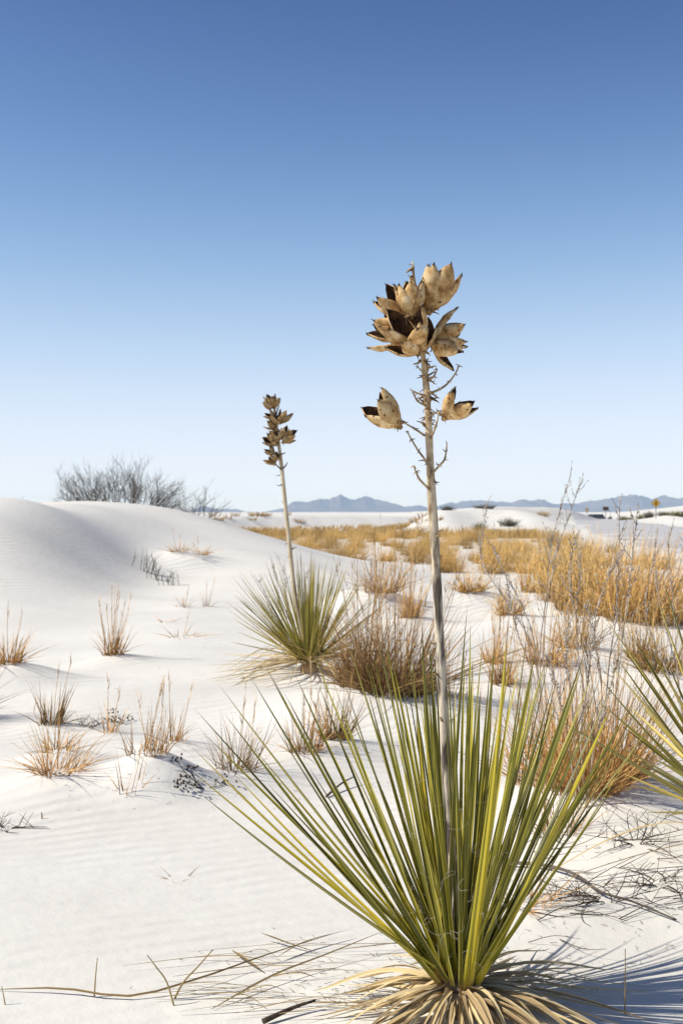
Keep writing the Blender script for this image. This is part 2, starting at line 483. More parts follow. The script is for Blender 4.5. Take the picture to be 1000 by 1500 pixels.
def hz(x, y, mounds=True):
    x = np.asarray(x, dtype=float); y = np.asarray(y, dtype=float)
    z = 0.020 * wob(x, y, 1.6, 7, 1) + 0.035 * wob(x, y, 4.5, 6, 2)
    near = sstep(0, 2.5, np.abs(y - 1.0)) 
    z = z * (0.35 + 0.65 * sstep(4, 8, y))
    # gentle far waves
    z = z + sstep(30, 120, y) * 0.06 * wob(x, y, 30, 6, 3)
    z = z - 0.5 * sstep(50, 105, y) * (1 - sstep(170, 260, y)) * (1 - sstep(10, 20, x))
    # near dune
    cy = np.interp(x, _fx, CR_YF); cz = np.interp(x, _fx, CR_ZF)
    rise = 9.5 + 2.0 * (1 - sstep(-9, -2, x))
    t = (y - (cy - rise)) / rise
    front = np.clip(t, 0, 1) ** 1.7 * (1 - 0.25 * np.clip(t, 0, 1) ** 6) / 0.75
    back = np.exp(-((y - cy) / 4.5) ** 2)
    z = z + cz * np.where(y < cy, front, back)
    # rounded shoulder of the dune and the bowl at its right, the shaded flank
    z = z + 0.74 * np.exp(-(((x + 5.2) / 1.6) ** 2 + ((y - 18.3) / 2.5) ** 2))
    z = z - 0.30 * np.exp(-(((x + 2.6) / 1.0) ** 2 + ((y - 19.0) / 2.6) ** 2))
    # far dunes
    z = z + dune(x, y, -16, 118, 12, 150, 1.25, 3.0, 40, 12)
    z = z + dune(x, y, -90, 185, 0, 214, 1.3, 9, 60, 22)
    z = z + 1.75 * np.exp(-(((x - 9.6) / 3.6) ** 2 + ((y - 95) / 6) ** 2))
    z = z + 1.0 * np.exp(-(((x - 13.5) / 2.6) ** 2 + ((y - 92) / 5) ** 2))
    z = z + 1.1 * np.exp(-(((x - 6.6) / 2.2) ** 2 + ((y - 90) / 4) ** 2))
    z = z + dune(x, y, 14, 150, 30, 176, 1.8, 5, 22, 7)
    z = z + 8.0 * sstep(44, 140, x) * sstep(185, 290, y) * (1 - sstep(300, 400, y))
    z = z - 0.95 * np.exp(-(((x - 45.6) / 7) ** 2 + ((y - 236) / 11) ** 2))
    rx = np.interp(y, RY, RL)
    z = z + 0.42 * np.exp(-(((x - rx - 12.5) / 2.4) ** 2)) * sstep(30, 60, y) * (1 - sstep(190, 215, y))
    z = z + 0.30 * np.exp(-(((x - 42) / 9) ** 2 + ((y - 168) / 8) ** 2))
    z = z + sstep(500, 1500, y) * 0.3 * wob(x, y, 300, 6, 5)
    if mounds:
        for mx, my, mh, mr in MOUNDS:
            msk = (np.abs(x - mx) < 3.2 * mr) & (np.abs(y - my) < 3.2 * mr)
            if not np.any(msk): continue
            d2 = ((x - mx) / mr) ** 2 + ((y - my) / mr) ** 2
            # steeper upwind (left), a small tail downwind
            z = z + np.where(msk, mh * np.exp(-d2) + 0.35 * mh * np.exp(-(((x - mx - mr * 0.9) / (mr * 1.1)) ** 2 + ((y - my) / (mr * 0.45)) ** 2)), 0)
    return z

class Grid:
    """height table of the near sand, for quick look-ups"""
    def __init__(g, mounds):
        g.x0, g.y0, g.d = -10.0, 2.4, 0.035
        xs = np.arange(g.x0, 10.0, g.d); ys = np.arange(g.y0, 31.0, g.d)
        X, Yv = np.meshgrid(xs, ys, indexing='ij')
        g.z = hz(X, Yv, mounds); g.nx, g.ny = g.z.shape
    def __call__(g, x, y):
        fx = np.clip((x - g.x0) / g.d, 0, g.nx - 1.001); fy = np.clip((y - g.y0) / g.d, 0, g.ny - 1.001)
        i = np.floor(fx).astype(int); j = np.floor(fy).astype(int); u = fx - i; v = fy - j
        z = g.z
        return z[i, j] * (1-u) * (1-v) + z[i+1, j] * u * (1-v) + z[i, j+1] * (1-u) * v + z[i+1, j+1] * u * v
GRID = {}
def gz(x, y):
    if 'full' in GRID and -9.9 < x < 9.9 and 2.45 < y < 30.9:
        g = GRID['full']; fx = (x - g.x0) / g.d; fy = (y - g.y0) / g.d
        i = int(fx); j = int(fy); u = fx - i; v = fy - j; z = g.z
        return float(z[i, j] * (1-u) * (1-v) + z[i+1, j] * u * (1-v) + z[i, j+1] * (1-u) * v + z[i+1, j+1] * u * v)
    return float(hz(np.array([x]), np.array([y]))[0])

GRID['bare'] = Grid(False)
_ys = np.linspace(2.5, 30.8, 1400)
def ground(px, py):
    """where the line of sight through a photograph pixel meets the near sand"""
    xs = (px - 500) / F * _ys
    dz = GRID.get('full', GRID['bare'])(xs, _ys) - (CH - (py - 750) / F * _ys)
    i = int(np.argmax(dz > 0))
    if dz[i] <= 0: i = len(_ys) - 1
    return float(xs[i]), float(_ys[i])

# ------------------------------------------------------------------ where the plants stand (pixel of the foot -> place on the sand)
YX, YY = at(673, 1450, 2.99).x, 2.99           # near yucca
Y2 = ground(452, 1003)                          # yucca with the second stalk
Y3 = (1.30, 4.10)                               # yucca beyond the right edge of the view

# foot px, foot py, height m, spread m, blades, tall stems, material, mound height, label
TUFTS = [
 (165, 972, 0.44, 0.24, 80, 9, 'straw', 0.06, 'slim upright straw tuft with tall seed stems alone on open sand'),
 (14, 1003, 0.34, 0.34, 130, 4, 'straw', 0.13, 'low wide straw tuft crowning a steep little sand mound'),
 (76, 1074, 0.34, 0.20, 110, 4, 'brown', 0.04, 'brown grass tuft with leaning blades beside a dark tangled weed'),
 (160, 1080, 0.24, 0.10, 26, 4, 'straw', 0.02, 'thin straw tuft with few tall stems beside a dark tangled weed'),
 (86, 1116, 0.18, 0.17, 70, 0, 'straw', 0.05, 'short orange straw tuft close behind a larger spreading tuft'),
 (84, 1163, 0.28, 0.30, 130, 4, 'straw', 0.08, 'spreading straw tuft arching both ways on a rounded sand mound'),
 (206, 1157, 0.25, 0.18, 42, 3, 'straw', 0.03, 'left of twin straw tufts sharing one smooth sand mound'),
 (229, 1164, 0.28, 0.17, 50, 4, 'straw', 0.09, 'right of twin straw tufts sharing one smooth sand mound'),
 (190, 1181, 0.22, 0.14, 14, 2, 'straw', 0.0, 'sparse wiry straw sprig in front of the twin tufts'),
 (257, 1102, 0.28, 0.20, 34, 3, 'straw', 0.05, 'small loose straw tuft behind the twin tufts'),
 (346, 1146, 0.32, 0.24, 90, 6, 'brown', 0.05, 'upright brown tuft partly behind the tips of green yucca leaves'),
 (448, 1120, 0.34, 0.28, 110, 5, 'brown', 0.05, 'reddish brown tuft behind the green leaves of the big yucca'),
 (490, 1104, 0.34, 0.22, 100, 4, 'brown', 0.05, 'dark brown tuft between the two yuccas'),
 (580, 1040, 0.62, 0.52, 420, 30, 'brown', 0.06, 'big dense brown grass clump with tall stems behind the tall stalk'),
 (530, 1030, 0.60, 0.42, 280, 20, 'brown', 0.05, 'brown grass clump touching the dead leaves of the second yucca'),
 (560, 906, 0.62, 0.55, 130, 14, 'straw', 0.16, 'tall straw grass on a sand hummock beyond the second yucca'),
 (600, 918, 0.55, 0.30, 90, 10, 'straw', 0.08, 'straw grass at the foot of the hummock beyond the second yucca'),
 (690, 900, 0.42, 0.42, 150, 4, 'gold', 0.20, 'small golden tuft topping a white sand mound right of the stalk'),
 (745, 912, 0.45, 0.30, 110, 4, 'gold', 0.05, 'golden tuft standing among the wiry silver weeds'),
 (722, 985, 0.38, 0.22, 60, 7, 'straw', 0.03, 'straw tuft between the tall stalk and the silver weeds'),
 (735, 1010, 0.40, 0.24, 70, 7, 'straw', 0.03, 'straw tuft just behind upright green yucca tips'),
 (800, 985, 0.50, 0.36, 120, 10, 'straw', 0.05, 'tall loose straw tuft in the midst of the silver weeds'),
 (845, 960, 0.50, 0.36, 110, 10, 'gold', 0.05, 'golden stems rising behind the silver weeds'),
 (975, 1000, 0.45, 0.50, 190, 8, 'gold', 0.08, 'orange grass clump behind the upright leaves at the edge yucca'),
 (935, 975, 0.40, 0.30, 90, 6, 'gold', 0.04, 'golden clump on sand between silver weeds and edge yucca'),
 (858, 1212, 0.60, 0.44, 380, 18, 'straw', 0.07, 'dense tangled straw clump in the gap between two yuccas'),
 (905, 1195, 0.50, 0.36, 220, 8, 'brown', 0.05, 'dark brown tangled clump beside the lower leaves of the edge yucca'),
 (800, 1190, 0.55, 0.34, 180, 14, 'straw', 0.04, 'straw and brown clump behind the right hand yucca leaves'),
 (815, 1265, 0.30, 0.22, 60, 4, 'brown', 0.03, 'thin brown tuft at the edge of the yucca shadow'),
 (770, 1360, 0.16, 0.20, 60, 0, 'straw', 0.03, 'curly straw tuft at the foot of the big yucca'),
 (-62, 1065, 0.48, 0.36, 220, 6, 'brown', 0.05, 'brown clump whose shadow reaches across the open sand'),
 (268, 893, 0.18, 0.26, 24, 2, 'straw', 0.03, 'faint pale sprig on the lower slope of the white dune'),
 (302, 890, 0.28, 0.14, 14, 3, 'straw', 0.0, 'thin upright sprig on the lower slope of the white dune'),
 (268, 936, 0.16, 0.34, 18, 1, 'straw', 0.02, 'pale flattened sprig on rippled sand below the dune'),
 (246, 914, 0.10, 0.22, 14, 0, 'straw', 0.02, 'tiny tan sprig on rippled sand below the dune'),
 (262, 1290, 0.05, 0.13, 16, 0, 'brown', 0.0, 'tiny brown sprig alone on smooth bare sand'),
 (660, 1045, 0.30, 0.14, 14, 4, 'brown', 0.02, 'thin dark sprig casting a shadow right of the stalk'),
 (262, 824, 0.28, 0.34, 60, 3, 'straw', 0.12, 'pale yellow tuft high on the white dune slope'),
 (292, 828, 0.22, 0.34, 50, 3, 'straw', 0.06, 'bent pale tuft on the dune with a shadow trailing right'),
]
tuft_pos = []
for t in TUFTS:
    x, y = ground(t[0], t[1])
    tuft_pos.append((x, y))
    if t[7] > 0: MOUNDS.append((x, y, t[7], max(0.16, t[3] * 1.1)))
MOUNDS += [(YX, YY, 0.05, 0.55), (Y2[0], Y2[1], 0.06, 0.6), (Y3[0], Y3[1], 0.06, 0.6)]
for px, py, h, r in ((720, 930, 0.10, 0.7), (830, 905, 0.12, 0.9), (900, 925, 0.10, 0.8), (515, 900, 0.16, 0.5), (450, 1065, 0.06, 0.4), (640, 965, 0.08, 0.6), (870, 1330, 0.04, 0.4), (960, 1270, 0.05, 0.35), (950, 1160, 0.08, 0.4), (300, 1000, 0.04, 0.6), (120, 1045, 0.04, 0.4)):
    x, y = ground(px, py); MOUNDS.append((x, y, h, r))

GRID['full'] = Grid(True)

# ------------------------------------------------------------------ sand, road, mountains
def sheet(name, X, Yg, Z, material, kind='structure'):
    r, c = X.shape
    v = np.stack([X, Yg, Z], -1).reshape(-1, 3)
    i = np.arange(r * c).reshape(r, c)
    f = np.stack([i[:-1, :-1], i[:-1, 1:], i[1:, 1:], i[1:, :-1]], -1).reshape(-1, 4)
    me = bpy.data.meshes.new(name)
    me.vertices.add(len(v)); me.vertices.foreach_set('co', v.astype(np.float32).ravel())
    me.loops.add(f.size); me.loops.foreach_set('vertex_index', f.astype(np.int32).ravel())
    me.polygons.add(len(f)); me.polygons.foreach_set('loop_start', np.arange(0, f.size, 4, dtype=np.int32)); 
    me.polygons.foreach_set('loop_total', np.full(len(f), 4, dtype=np.int32))
    me.polygons.foreach_set('use_smooth', np.ones(len(f), dtype=bool))
    me.update(calc_edges=True)
    me.materials.append(material)
    o = bpy.data.objects.new(name, me); COL.objects.link(o)
    tag(o, kind=kind)
    return o

rows = np.concatenate([np.linspace(-6, 2.5, 20)[:-1], np.linspace(2.5, 9, 260)[:-1], np.linspace(9, 32, 300)[:-1], np.geomspace(32, 320, 230)[:-1], np.geomspace(320, 16000, 60)])
uu = np.concatenate([np.linspace(-2.2, -0.42, 60)[:-1], np.linspace(-0.42, 0.42, 460)[:-1], np.linspace(0.42, 2.2, 60)])
Yg, U = np.meshgrid(rows, uu, indexing='ij')
Xg = U * (np.maximum(Yg, -6) + 7.0)
Zg = hz(Xg, Yg)
g = sheet('sand_ground', Xg, Yg, Zg, M['sand'])
tag(g, 'white gypsum sand with a smooth dune and rippled flats', 'sand')

ry, rl = RY, RL
ryf = np.linspace(14, 230, 160); rlf = np.interp(ryf, ry, rl)
Yr, Wr = np.meshgrid(ryf, np.linspace(0, 8.5, 14), indexing='ij')
Xr = rlf[:, None] + Wr
Zr = hz(Xr, Yr) 
Zr = Zr + 0.03 - 0.06 * (np.abs(Wr / 8.5 * 2 - 1) ** 8)
rd = sheet('road', Xr, Yr, Zr, M['road'])
tag(rd, 'pale grey packed road curving away past the dunes', 'road')

def mountains():
    px = np.array([-600, -300, -100, 0, 38, 60, 85, 120, 180, 240, 276, 300, 322, 345, 358, 380, 415, 428, 450, 470, 486, 500, 512, 524, 546, 560, 575, 592, 608, 630, 646, 662, 684, 704, 722, 742, 762, 790, 812, 832, 852, 880, 905, 925, 942, 958, 975, 1000, 1100, 1250, 1500])
    py = np.array([736, 734, 737, 740, 738, 737, 739, 744, 746, 748, 749, 741, 746, 745, 750, 751, 744, 736, 733.5, 732, 728, 727, 730, 729, 729.5, 733, 737, 742, 740.5, 744, 740, 736, 734.5, 731, 735.5, 735, 732.5, 732.5, 737, 738, 736, 731, 728.5, 724, 727, 729.5, 727, 728, 724, 730, 735])
    D = 9000.0
    cols = np.linspace(-620, 1520, 1100)
    crest = np.interp(cols, px, 750 - py) / F * D
    crest = crest + np.maximum(crest, 8) * 0.05 * (wob(cols, cols * 0, 26, 7, 21) + 0.7 * wob(cols, cols * 0, 9, 7, 22))
    w = np.linspace(-1, 1, 61)
    rs = np.random.RandomState(3)
    C, W = np.meshgrid(cols, w, indexing='ij')
    X = (C - 500) / F * D
    def noise(s, seed): return wob(X, W * 900, s, 9, seed)
    spur = np.abs(noise(420, 11)) * 0.55 + np.abs(noise(190, 12)) * 0.28 + np.abs(noise(90, 13)) * 0.12
    prof = np.clip(1 - np.abs(W), 0, 1) ** 1.15
    Hc = (crest[:, None] + 5) 
    Z = Hc * prof * (1 - 0.75 * spur * np.clip(np.abs(W) * 2.2, 0, 1)) + 2.2 * noise(70, 14) * prof ** 0.5 - 4
    Z = np.maximum(Z, -6)
    Y = D + W * 900 + 60 * noise(500, 15)
    o = sheet('mountain_range', X, Y, Z, M['mount'])
    tag(o, 'hazy blue mountain range along the horizon', 'mountains')
mountains()

# ------------------------------------------------------------------ yucca
def leaf_obj(name, path, width, facing, material, parent, seg=8, keel=0.45, base_w=1.0, curl=0.0):
    """long tapering leaf with a channelled upper face and a keel below"""
    mb = MB(); k = len(path); rings = []
    for i, p in enumerate(path):
        t = (path[min(i+1, k-1)] - path[max(i-1, 0)]).normalized()
        v = i / (k - 1)
        fc = facing if not callable(facing) else facing(v)
        side = t.cross(fc)
        side = side.normalized() if side.length > 1e-6 else t.orthogonal().normalized()
        up = side.cross(t).normalized()
        w = width * 0.5 * (base_w + (1 - base_w) * min(1, v * 5)) * (1 - v ** 2.8) ** 0.85
        if i == k - 1:
            rings.append([mb.vert(p, (0.5, 1.0))])
        else:
            rings.append([mb.vert(p - side * w + up * (0.42 + curl) * w, (0.0, v)), mb.vert(p, (0.5, v)), mb.vert(p + side * w + up * (0.42 + curl) * w, (1.0, v)), mb.vert(p - up * keel * w, (0.5, v))])
    for i in range(k - 1):
        a, b = rings[i], rings[i+1]
        if len(b) == 4:
            for j in range(4): mb.face((a[j], a[(j+1) % 4], b[(j+1) % 4], b[j]))
        else:
            for j in range(4): mb.face((a[j], a[(j+1) % 4], b[0]))
    mb.face(rings[0][::-1])
    o = mb.build(name, material, parent, False)
    return o

def green_leaf(parent, base, tip, width, bend, material, name='leaf'):
    """base, tip relative to the plant; bend > 0 sags outwards"""
    base, tip = Vector(base), Vector(tip)
    d = tip - base; L = d.length
    out = Vector((d.x, d.y, 0))
    out = out.normalized() if out.length > 1e-3 else Vector((rnd.uniform(-1, 1), rnd.uniform(-1, 1), 0)).normalized()
    dn = d.normalized()
    perp = (Vector((0, 0, 1)) - dn * dn.z)
    perp = perp.normalized() if perp.length > 1e-3 else -out
    mid = base + d * 0.5 + perp * bend * L + dn.cross(perp) * rnd.uniform(-0.02, 0.02) * L
    path = bez(base, mid, tip, 8)
    a = rnd.uniform(-0.7, 0.7)
    fac = (perp * math.cos(a) + dn.cross(perp) * math.sin(a)).normalized()
    return leaf_obj(name, path, width, fac, material, parent, base_w=1.25)

def dead_leaf(parent, origin, ang, reach, lift, width, material, root, r0=0.05, droop=0.0):
    """withered leaf hanging from the crown and lying on the sand; root: world position of the plant"""
    dx, dy = math.cos(ang), math.sin(ang)
    side = Vector((-dy, dx, 0)) * rnd.uniform(-0.12, 0.12) * reach
    pts = []
    n = 9
    for i in range(n + 1):
        t = i / n
        r = r0 + reach * t
        p = Vector((dx * r, dy * r, 0)) + side * math.sin(t * 2.2) * t
        wx, wy = root[0] + p.x, root[1] + p.y
        gzz = gz(wx, wy) - root[2]
        hang = origin.z * (1 - t) ** (1.6 + droop) + lift * math.sin(math.pi * min(1, t * 1.05)) * (1 - 0.35 * t)
        p.z = gzz + 0.006 + max(0.0, hang)
        p.x += origin.x * (1 - t); p.y += origin.y * (1 - t)
        pts.append(p)
    tw = rnd.uniform(-1.0, 1.0); tw0 = rnd.uniform(-0.5, 0.5)
    sd = Vector((-dy, dx, 0))
    def fac(v):
        a = tw0 + tw * v
        return Vector((0, 0, 1)) * math.cos(a) + sd * math.sin(a)
    return leaf_obj('dead_leaf', pts, width, fac, material, parent, keel=0.12, base_w=1.5, curl=rnd.uniform(-0.1, 0.35))

def valve_mesh(name, seed, shell='pod'):
    """one boat-shaped valve of a split seed capsule, along +Z, outer face towards +X, unit length"""
    r = random.Random(seed)
    ns, nv = 10, 5
    Wd = r.uniform(0.24, 0.30)
    phi = R(r.uniform(62, 78))
    mb = MB()
    outer = []; inner = []
    for i in range(ns + 1):
        s = i / ns
        hw = Wd * (math.sin(math.pi * min(1, 0.07 + 0.925 * s ** 0.92)) ** 0.78)
        cx = 0.17 * math.sin(math.pi * min(1, s * 0.88 + 0.02)) ** 0.9 - (0.05 * max(0, s - 0.7)) + (0.12 * max(0, s - 0.86))
        ro = []; ri = []
        for j in range(nv + 1):
            v = j / nv * 2 - 1
            a = v * phi
            crease = 0.025 * (1 - abs(v)) ** 3
            x = cx - hw * (1 - math.cos(a)) * 0.95 + crease + r.uniform(-0.013, 0.013)
            y = hw * math.sin(a)
            ro.append(mb.vert((x, y, s + (0.02 * math.cos(a) if i else 0)), (j / nv, s)))
            ri.append(mb.vert((x - 0.022 - 0.02 * (1 - abs(v)), y * 0.93, s), (j / nv, s * 0.9)))
        outer.append(ro); inner.append(ri)
    for i in range(ns):
        for j in range(nv):
            mb.face((outer[i][j], outer[i][j+1], outer[i+1][j+1], outer[i+1][j]), 0)
            mb.face((inner[i][j], inner[i+1][j], inner[i+1][j+1], inner[i][j+1]), 1)
        mb.face((outer[i][0], outer[i+1][0], inner[i+1][0], inner[i][0]), 0)
        mb.face((outer[i][nv], inner[i][nv], inner[i+1][nv], outer[i+1][nv]), 0)
    # dark hooked point
    a = mb.vert((r.uniform(-.03, .06), r.uniform(-.03, .03), 1.0 + r.uniform(.04, .09)), (0.5, 1.0)) 
    for j in range(nv): mb.face((outer[ns][j], outer[ns][j+1], a), 0)
    for j in range(nv): mb.face((inner[ns][j+1], inner[ns][j], a), 1)
    return mb.mesh(name, [M[shell], M['pod_in']])

VALVES = [valve_mesh('valve', 40 + i) for i in range(8)]
VALVES_DARK = [valve_mesh('valve', 40 + i, 'pod_dark') for i in range(8)]
def core_mesh():
    """papery seed walls in the middle of a capsule"""
    mb = MB()
    for k in range(3):
        a = k * 2.094
        c, s = math.cos(a), math.sin(a)
        ids = [mb.vert((c * r_, s * r_, z)) for r_, z in ((0.0, 0.03), (0.10, 0.12), (0.12, 0.45), (0.05, 0.72), (0.0, 0.66))]
        mb.face(ids)
        ids2 = [mb.vert((c * r_ - s * 0.012, s * r_ + c * 0.012, z)) for r_, z in ((0.0, 0.03), (0.10, 0.12), (0.12, 0.45), (0.05, 0.72), (0.0, 0.66))]
        mb.face(ids2[::-1])
    return mb.mesh('seed_wall', [M['seed']], False)
CORE = core_mesh()
def bract_mesh(seed):
    r = random.Random(seed); mb = MB()
    pts = [Vector((0, 0, 0))]
    d = Vector((1, 0, 0.5))
    for i in range(4):
        d = (d + Vector((r.uniform(-.5, .5), r.uniform(-.6, .6), r.uniform(-0.9, .5)))).normalized()
        pts.append(pts[-1] + d * 0.25)
    mb.tube(pts, [0.13, 0.11, 0.09, 0.06, 0.03], 4)
    return mb.mesh('bract', [M['bract']])
BRACTS = [bract_mesh(i) for i in range(12)]

def place(name, me, parent, loc, z_axis, x_axis, scale):
    z = Vector(z_axis).normalized(); x = Vector(x_axis); x = (x - z * x.dot(z))
    x = x.normalized() if x.length > 1e-5 else z.orthogonal().normalized()
    y = z.cross(x)
    o = bpy.data.objects.new(name, me); COL.objects.link(o)
    o.parent = parent
    m = Matrix((x, y, z)).transposed().to_4x4()
    o.matrix_local = Matrix.Translation(Vector(loc)) @ m @ Matrix.Diagonal((scale[0], scale[1], scale[2], 1))
    return o

def seed_pod(parent, base, axis, L, n, opening, rot, seed, valves=VALVES):
    """split capsule: an Empty part with its valves, seed walls and calyx scraps as sub-parts"""
    r = random.Random(seed)
    e = empty('seed_pod', base); e.parent = parent
    z = Vector(axis).normalized(); xr = z.orthogonal().normalized(); yr = z.cross(xr)
    for k in range(n):
        a = rot + 2 * math.pi * k / n + r.uniform(-0.3, 0.3)
        rad = xr * math.cos(a) + yr * math.sin(a)
        op = opening * r.uniform(0.6, 1.5)
        ax = z * math.cos(op) + rad * math.sin(op)
        ll = L * r.uniform(0.88, 1.12)
        place('valve', valves[r.randrange(8)], e, rad * L * 0.05, ax, rad, (ll * 1.02, ll * 1.08, ll))
    place('seed_wall', CORE, e, z * L * 0.02, z, xr, (L, L, L * 0.85))
    for k in range(5):
        a = r.uniform(0, 6.28)
        rad = xr * math.cos(a) + yr * math.sin(a)
        s = L * r.uniform(0.16, 0.30)
        place('bract', BRACTS[r.randrange(6)], e, rad * L * 0.07, (z * -0.2 + rad).cross(rad).normalized() if False else z, rad - z * 0.8, (s, s, s))
    mb = MB(); mb.tube([z * -L * 0.10, z * L * 0.04, z * L * 0.10], [L * 0.05, L * 0.11, L * 0.09], 6)
    mb.build('calyx', M['bract'], e)
    return e

def stalk_obj(parent, path, radii, material, bracts, bs):
    mb = MB()
    mb.tube(path, radii, 9)
    st = mb.build('flower_stalk', material, parent)
    k = len(path)
    for t in bracts:
        i = min(k - 2, int(t * (k - 1))); f = t * (k - 1) - i
        p = path[i].lerp(path[i+1], f); rr = radii[i] * 0.9
        a = rnd.uniform(0, 6.28)
        d = Vector((math.cos(a), math.sin(a), rnd.uniform(-0.7, 0.8)))
        s = bs * rnd.uniform(0.4, 1.35)
        place('bract', BRACTS[rnd.randrange(12)], st, p + Vector((d.x, d.y, 0)) * rr, (rnd.gauss(0, .5), rnd.gauss(0, .5), rnd.choice((-1, 1, 1))), d, (s, s * rnd.uniform(.7, 1.6), s))
    return st

def side_twig(stalk, pts, r, material, knobs=True):
    mb = MB()
    path = crom(pts, 5)
    n = len(path)
    mb.tube(path, [r * (1 - 0.5 * i / (n - 1)) for i in range(n)], 5)
    tw = mb.build('side_twig', material, stalk)
    return tw

def near_yucca():
    root = Vector((YX, YY, gz(YX, YY)))
    e = empty('yucca_plant', root)
    tag(e, 'big green yucca bearing the tall pale stalk topped with large open seed pods', 'yucca', 'yucca plants')
    rel = lambda px, py, Y: at(px, py, Y) - root
    crown = rel(672, 1440, YY)
    cz = crown.z
    # woody foot
    mb = MB()
    mb.tube([(0, 0, -0.08), (0, 0, cz * 0.4), (0, 0, cz - 0.01), (0, 0, cz + 0.03)], [0.055, 0.062, 0.058, 0.03], 10)
    mb.build('stem_base', M['bract'], e)
    # leaves whose tips can be picked out: tip px, py, towards (-) or away (+) from the camera, width factor
    tips = [(290, 1102, -1, 1.25), (292, 1138, 1, .9), (300, 1166, -1, 1.05), (298, 1052, 1, 1.0), (332, 1017, 1, 1.0), (341, 1061, -1, 1.1), (376, 1006, 1, 1.0),
            (396, 988, -1, 1.1), (404, 1000, 1, .9), (440, 1004, 1, 1.0), (425, 1030, -1, 1.0), (462, 966, -1, 1.1), (470, 1010, 1, .8), (511, 944, 1, 1.0), (552, 930, 1, 1.0), (565, 940, -1, 1.0), (604, 963, 1, .8),
            (619, 928, -1, .95), (652, 985, 1, .9), (683, 910, -1, 1.0), (688, 930, 1, .8), (703, 1022, 1, .9), (723, 947, 1, .9), (740, 944, -1, 1.0), (771, 925, 1, .8), (782, 962, -1, 1.05),
            (796, 976, 1, 1.0), (851, 970, -1, 1.1), (857, 958, 1, .8), (866, 989, 1, 1.0), (894, 1005, 1, 1.0), (888, 1048, -1, 1.2), (912, 1052, 1, 1.1), (892, 1163, -1, 1.0), (900, 1075, -1, .9),
            (375, 1100, 1, .9), (500, 1040, 1, .9), (540, 1015, 1, .9), (590, 1010, 1, .8), (630, 1040, 1, .9), (745, 1020, 1, .9), (815, 1030, 1, .9), (840, 1060, 1, 1.0), (310, 1085, 1, .8), (445, 1085, 1, .9), (350, 1140, 1, .8), (760, 975, 1, .9), (650, 930, 1, .8), (575, 975, 1, .9)]
    cap = {}
    for i, (px, py, sg, wf) in enumerate(tips):
        p = rel(px, py, YY)
        pr = math.hypot(p.x - crown.x, p.z - cz)
        L = max(0.86 * rnd.uniform(0.96, 1.06), pr * 1.02)
        dy = sg * math.sqrt(max(0.0, L * L - pr * pr)) * rnd.uniform(0.5, 0.95)
        if sg < 0: dy = max(dy, -0.34)
        tip = rel(px, py, YY + dy)
        ang = math.atan2(dy, p.x - crown.x) if abs(p.x) > .02 else rnd.uniform(0, 6.28)
        b = crown + Vector((math.cos(ang) * rnd.uniform(.02, .055), math.sin(ang) * rnd.uniform(.02, .05), rnd.uniform(-0.015, 0.03)))
        tip = b + (tip - b) * 1.045
        green_leaf(e, b, tip, 0.0135 * wf, rnd.uniform(-0.025, 0.0), M['green'])
    for i in range(104):
        az = rnd.uniform(0, 2 * math.pi)
        inc = R(rnd.choice([rnd.uniform(3, 22), rnd.uniform(15, 48), rnd.uniform(8, 40)]))
        if math.sin(az) < -0.2:
            if rnd.random() < .4: az = -az
            else: inc *= 0.7
        L = rnd.uniform(0.60, 0.84)
        d = Vector((math.cos(az) * math.sin(inc), math.sin(az) * math.sin(inc), math.cos(inc)))
        if math.cos(az) < -.5 and inc > R(35): L *= .85
        b = crown + Vector((math.cos(az) * rnd.uniform(.0, .05), math.sin(az) * rnd.uniform(.0, .05), rnd.uniform(-0.01, 0.03)))
        green_leaf(e, b, b + d * L, rnd.uniform(0.007, 0.0115), rnd.uniform(-0.035, 0.01), M['green'])
    # withered skirt
    for i in range(165):
        az = rnd.uniform(0, 2 * math.pi)
        reach = rnd.uniform(0.14, 0.52) * (1.0 if math.cos(az) > -0.3 else 0.62)
        dead_leaf(e, Vector((0, 0, cz * rnd.uniform(0.55, 1.0))), az, reach, rnd.uniform(-0.01, 0.05), rnd.uniform(0.006, 0.0145), M['dead'], root, r0=rnd.uniform(0.03, 0.06), droop=rnd.uniform(-0.3, 0.9))
    # pale curly threads shed by the leaf margins
    mb = MB()
    for i in range(220):
        az = rnd.uniform(0, 6.28); inc = rnd.uniform(0.1, 0.85); h = rnd.uniform(0.06, 0.5)
        p = crown + Vector((math.cos(az) * math.sin(inc), math.sin(az) * math.sin(inc), math.cos(inc))) * h
        d = Vector((rnd.uniform(-1, 1), rnd.uniform(-1, 1), rnd.uniform(-1, 1))).normalized()
        pts = [p]
        ax = Vector((rnd.uniform(-1, 1), rnd.uniform(-1, 1), rnd.uniform(-1, 1))).normalized()
        turn = rnd.uniform(0.25, 0.8)
        for k in range(7):
            ax = (ax + Vector((rnd.uniform(-1, 1), rnd.uniform(-1, 1), rnd.uniform(-1, 1))) * .6).normalized()
            d = (Matrix.Rotation(turn, 3, ax) @ d)
            pts.append(pts[-1] + d * rnd.uniform(0.003, 0.011))
        mb.tube(pts, 0.00022, 3, cap=False)
    o = mb.build('leaf_threads', M['fiber'], e); o['kind'] = 'stuff'
    # flower stalk
    way = [(672, 1442, 0), (664, 1300, .01), (656, 1180, .02), (650, 1060, .02), (643, 930, .02), (638, 820, .02), (632, 730, .01), (628, 640, .01), (625, 580, 0), (619, 520, 0), (612, 460, 0), (606, 410, 0), (604, 383, 0)]
    pts = crom([rel(a, b, YY + d) for a, b, d in way], 4)
    tot = len(pts) - 1
    rad = np.interp(np.arange(tot + 1) / tot, [0, .08, .3, .45, .55, .68, .78, .9, 1], [.0125, .012, .0116, .0108, .0094, .0080, .0058, .0040, .0018])
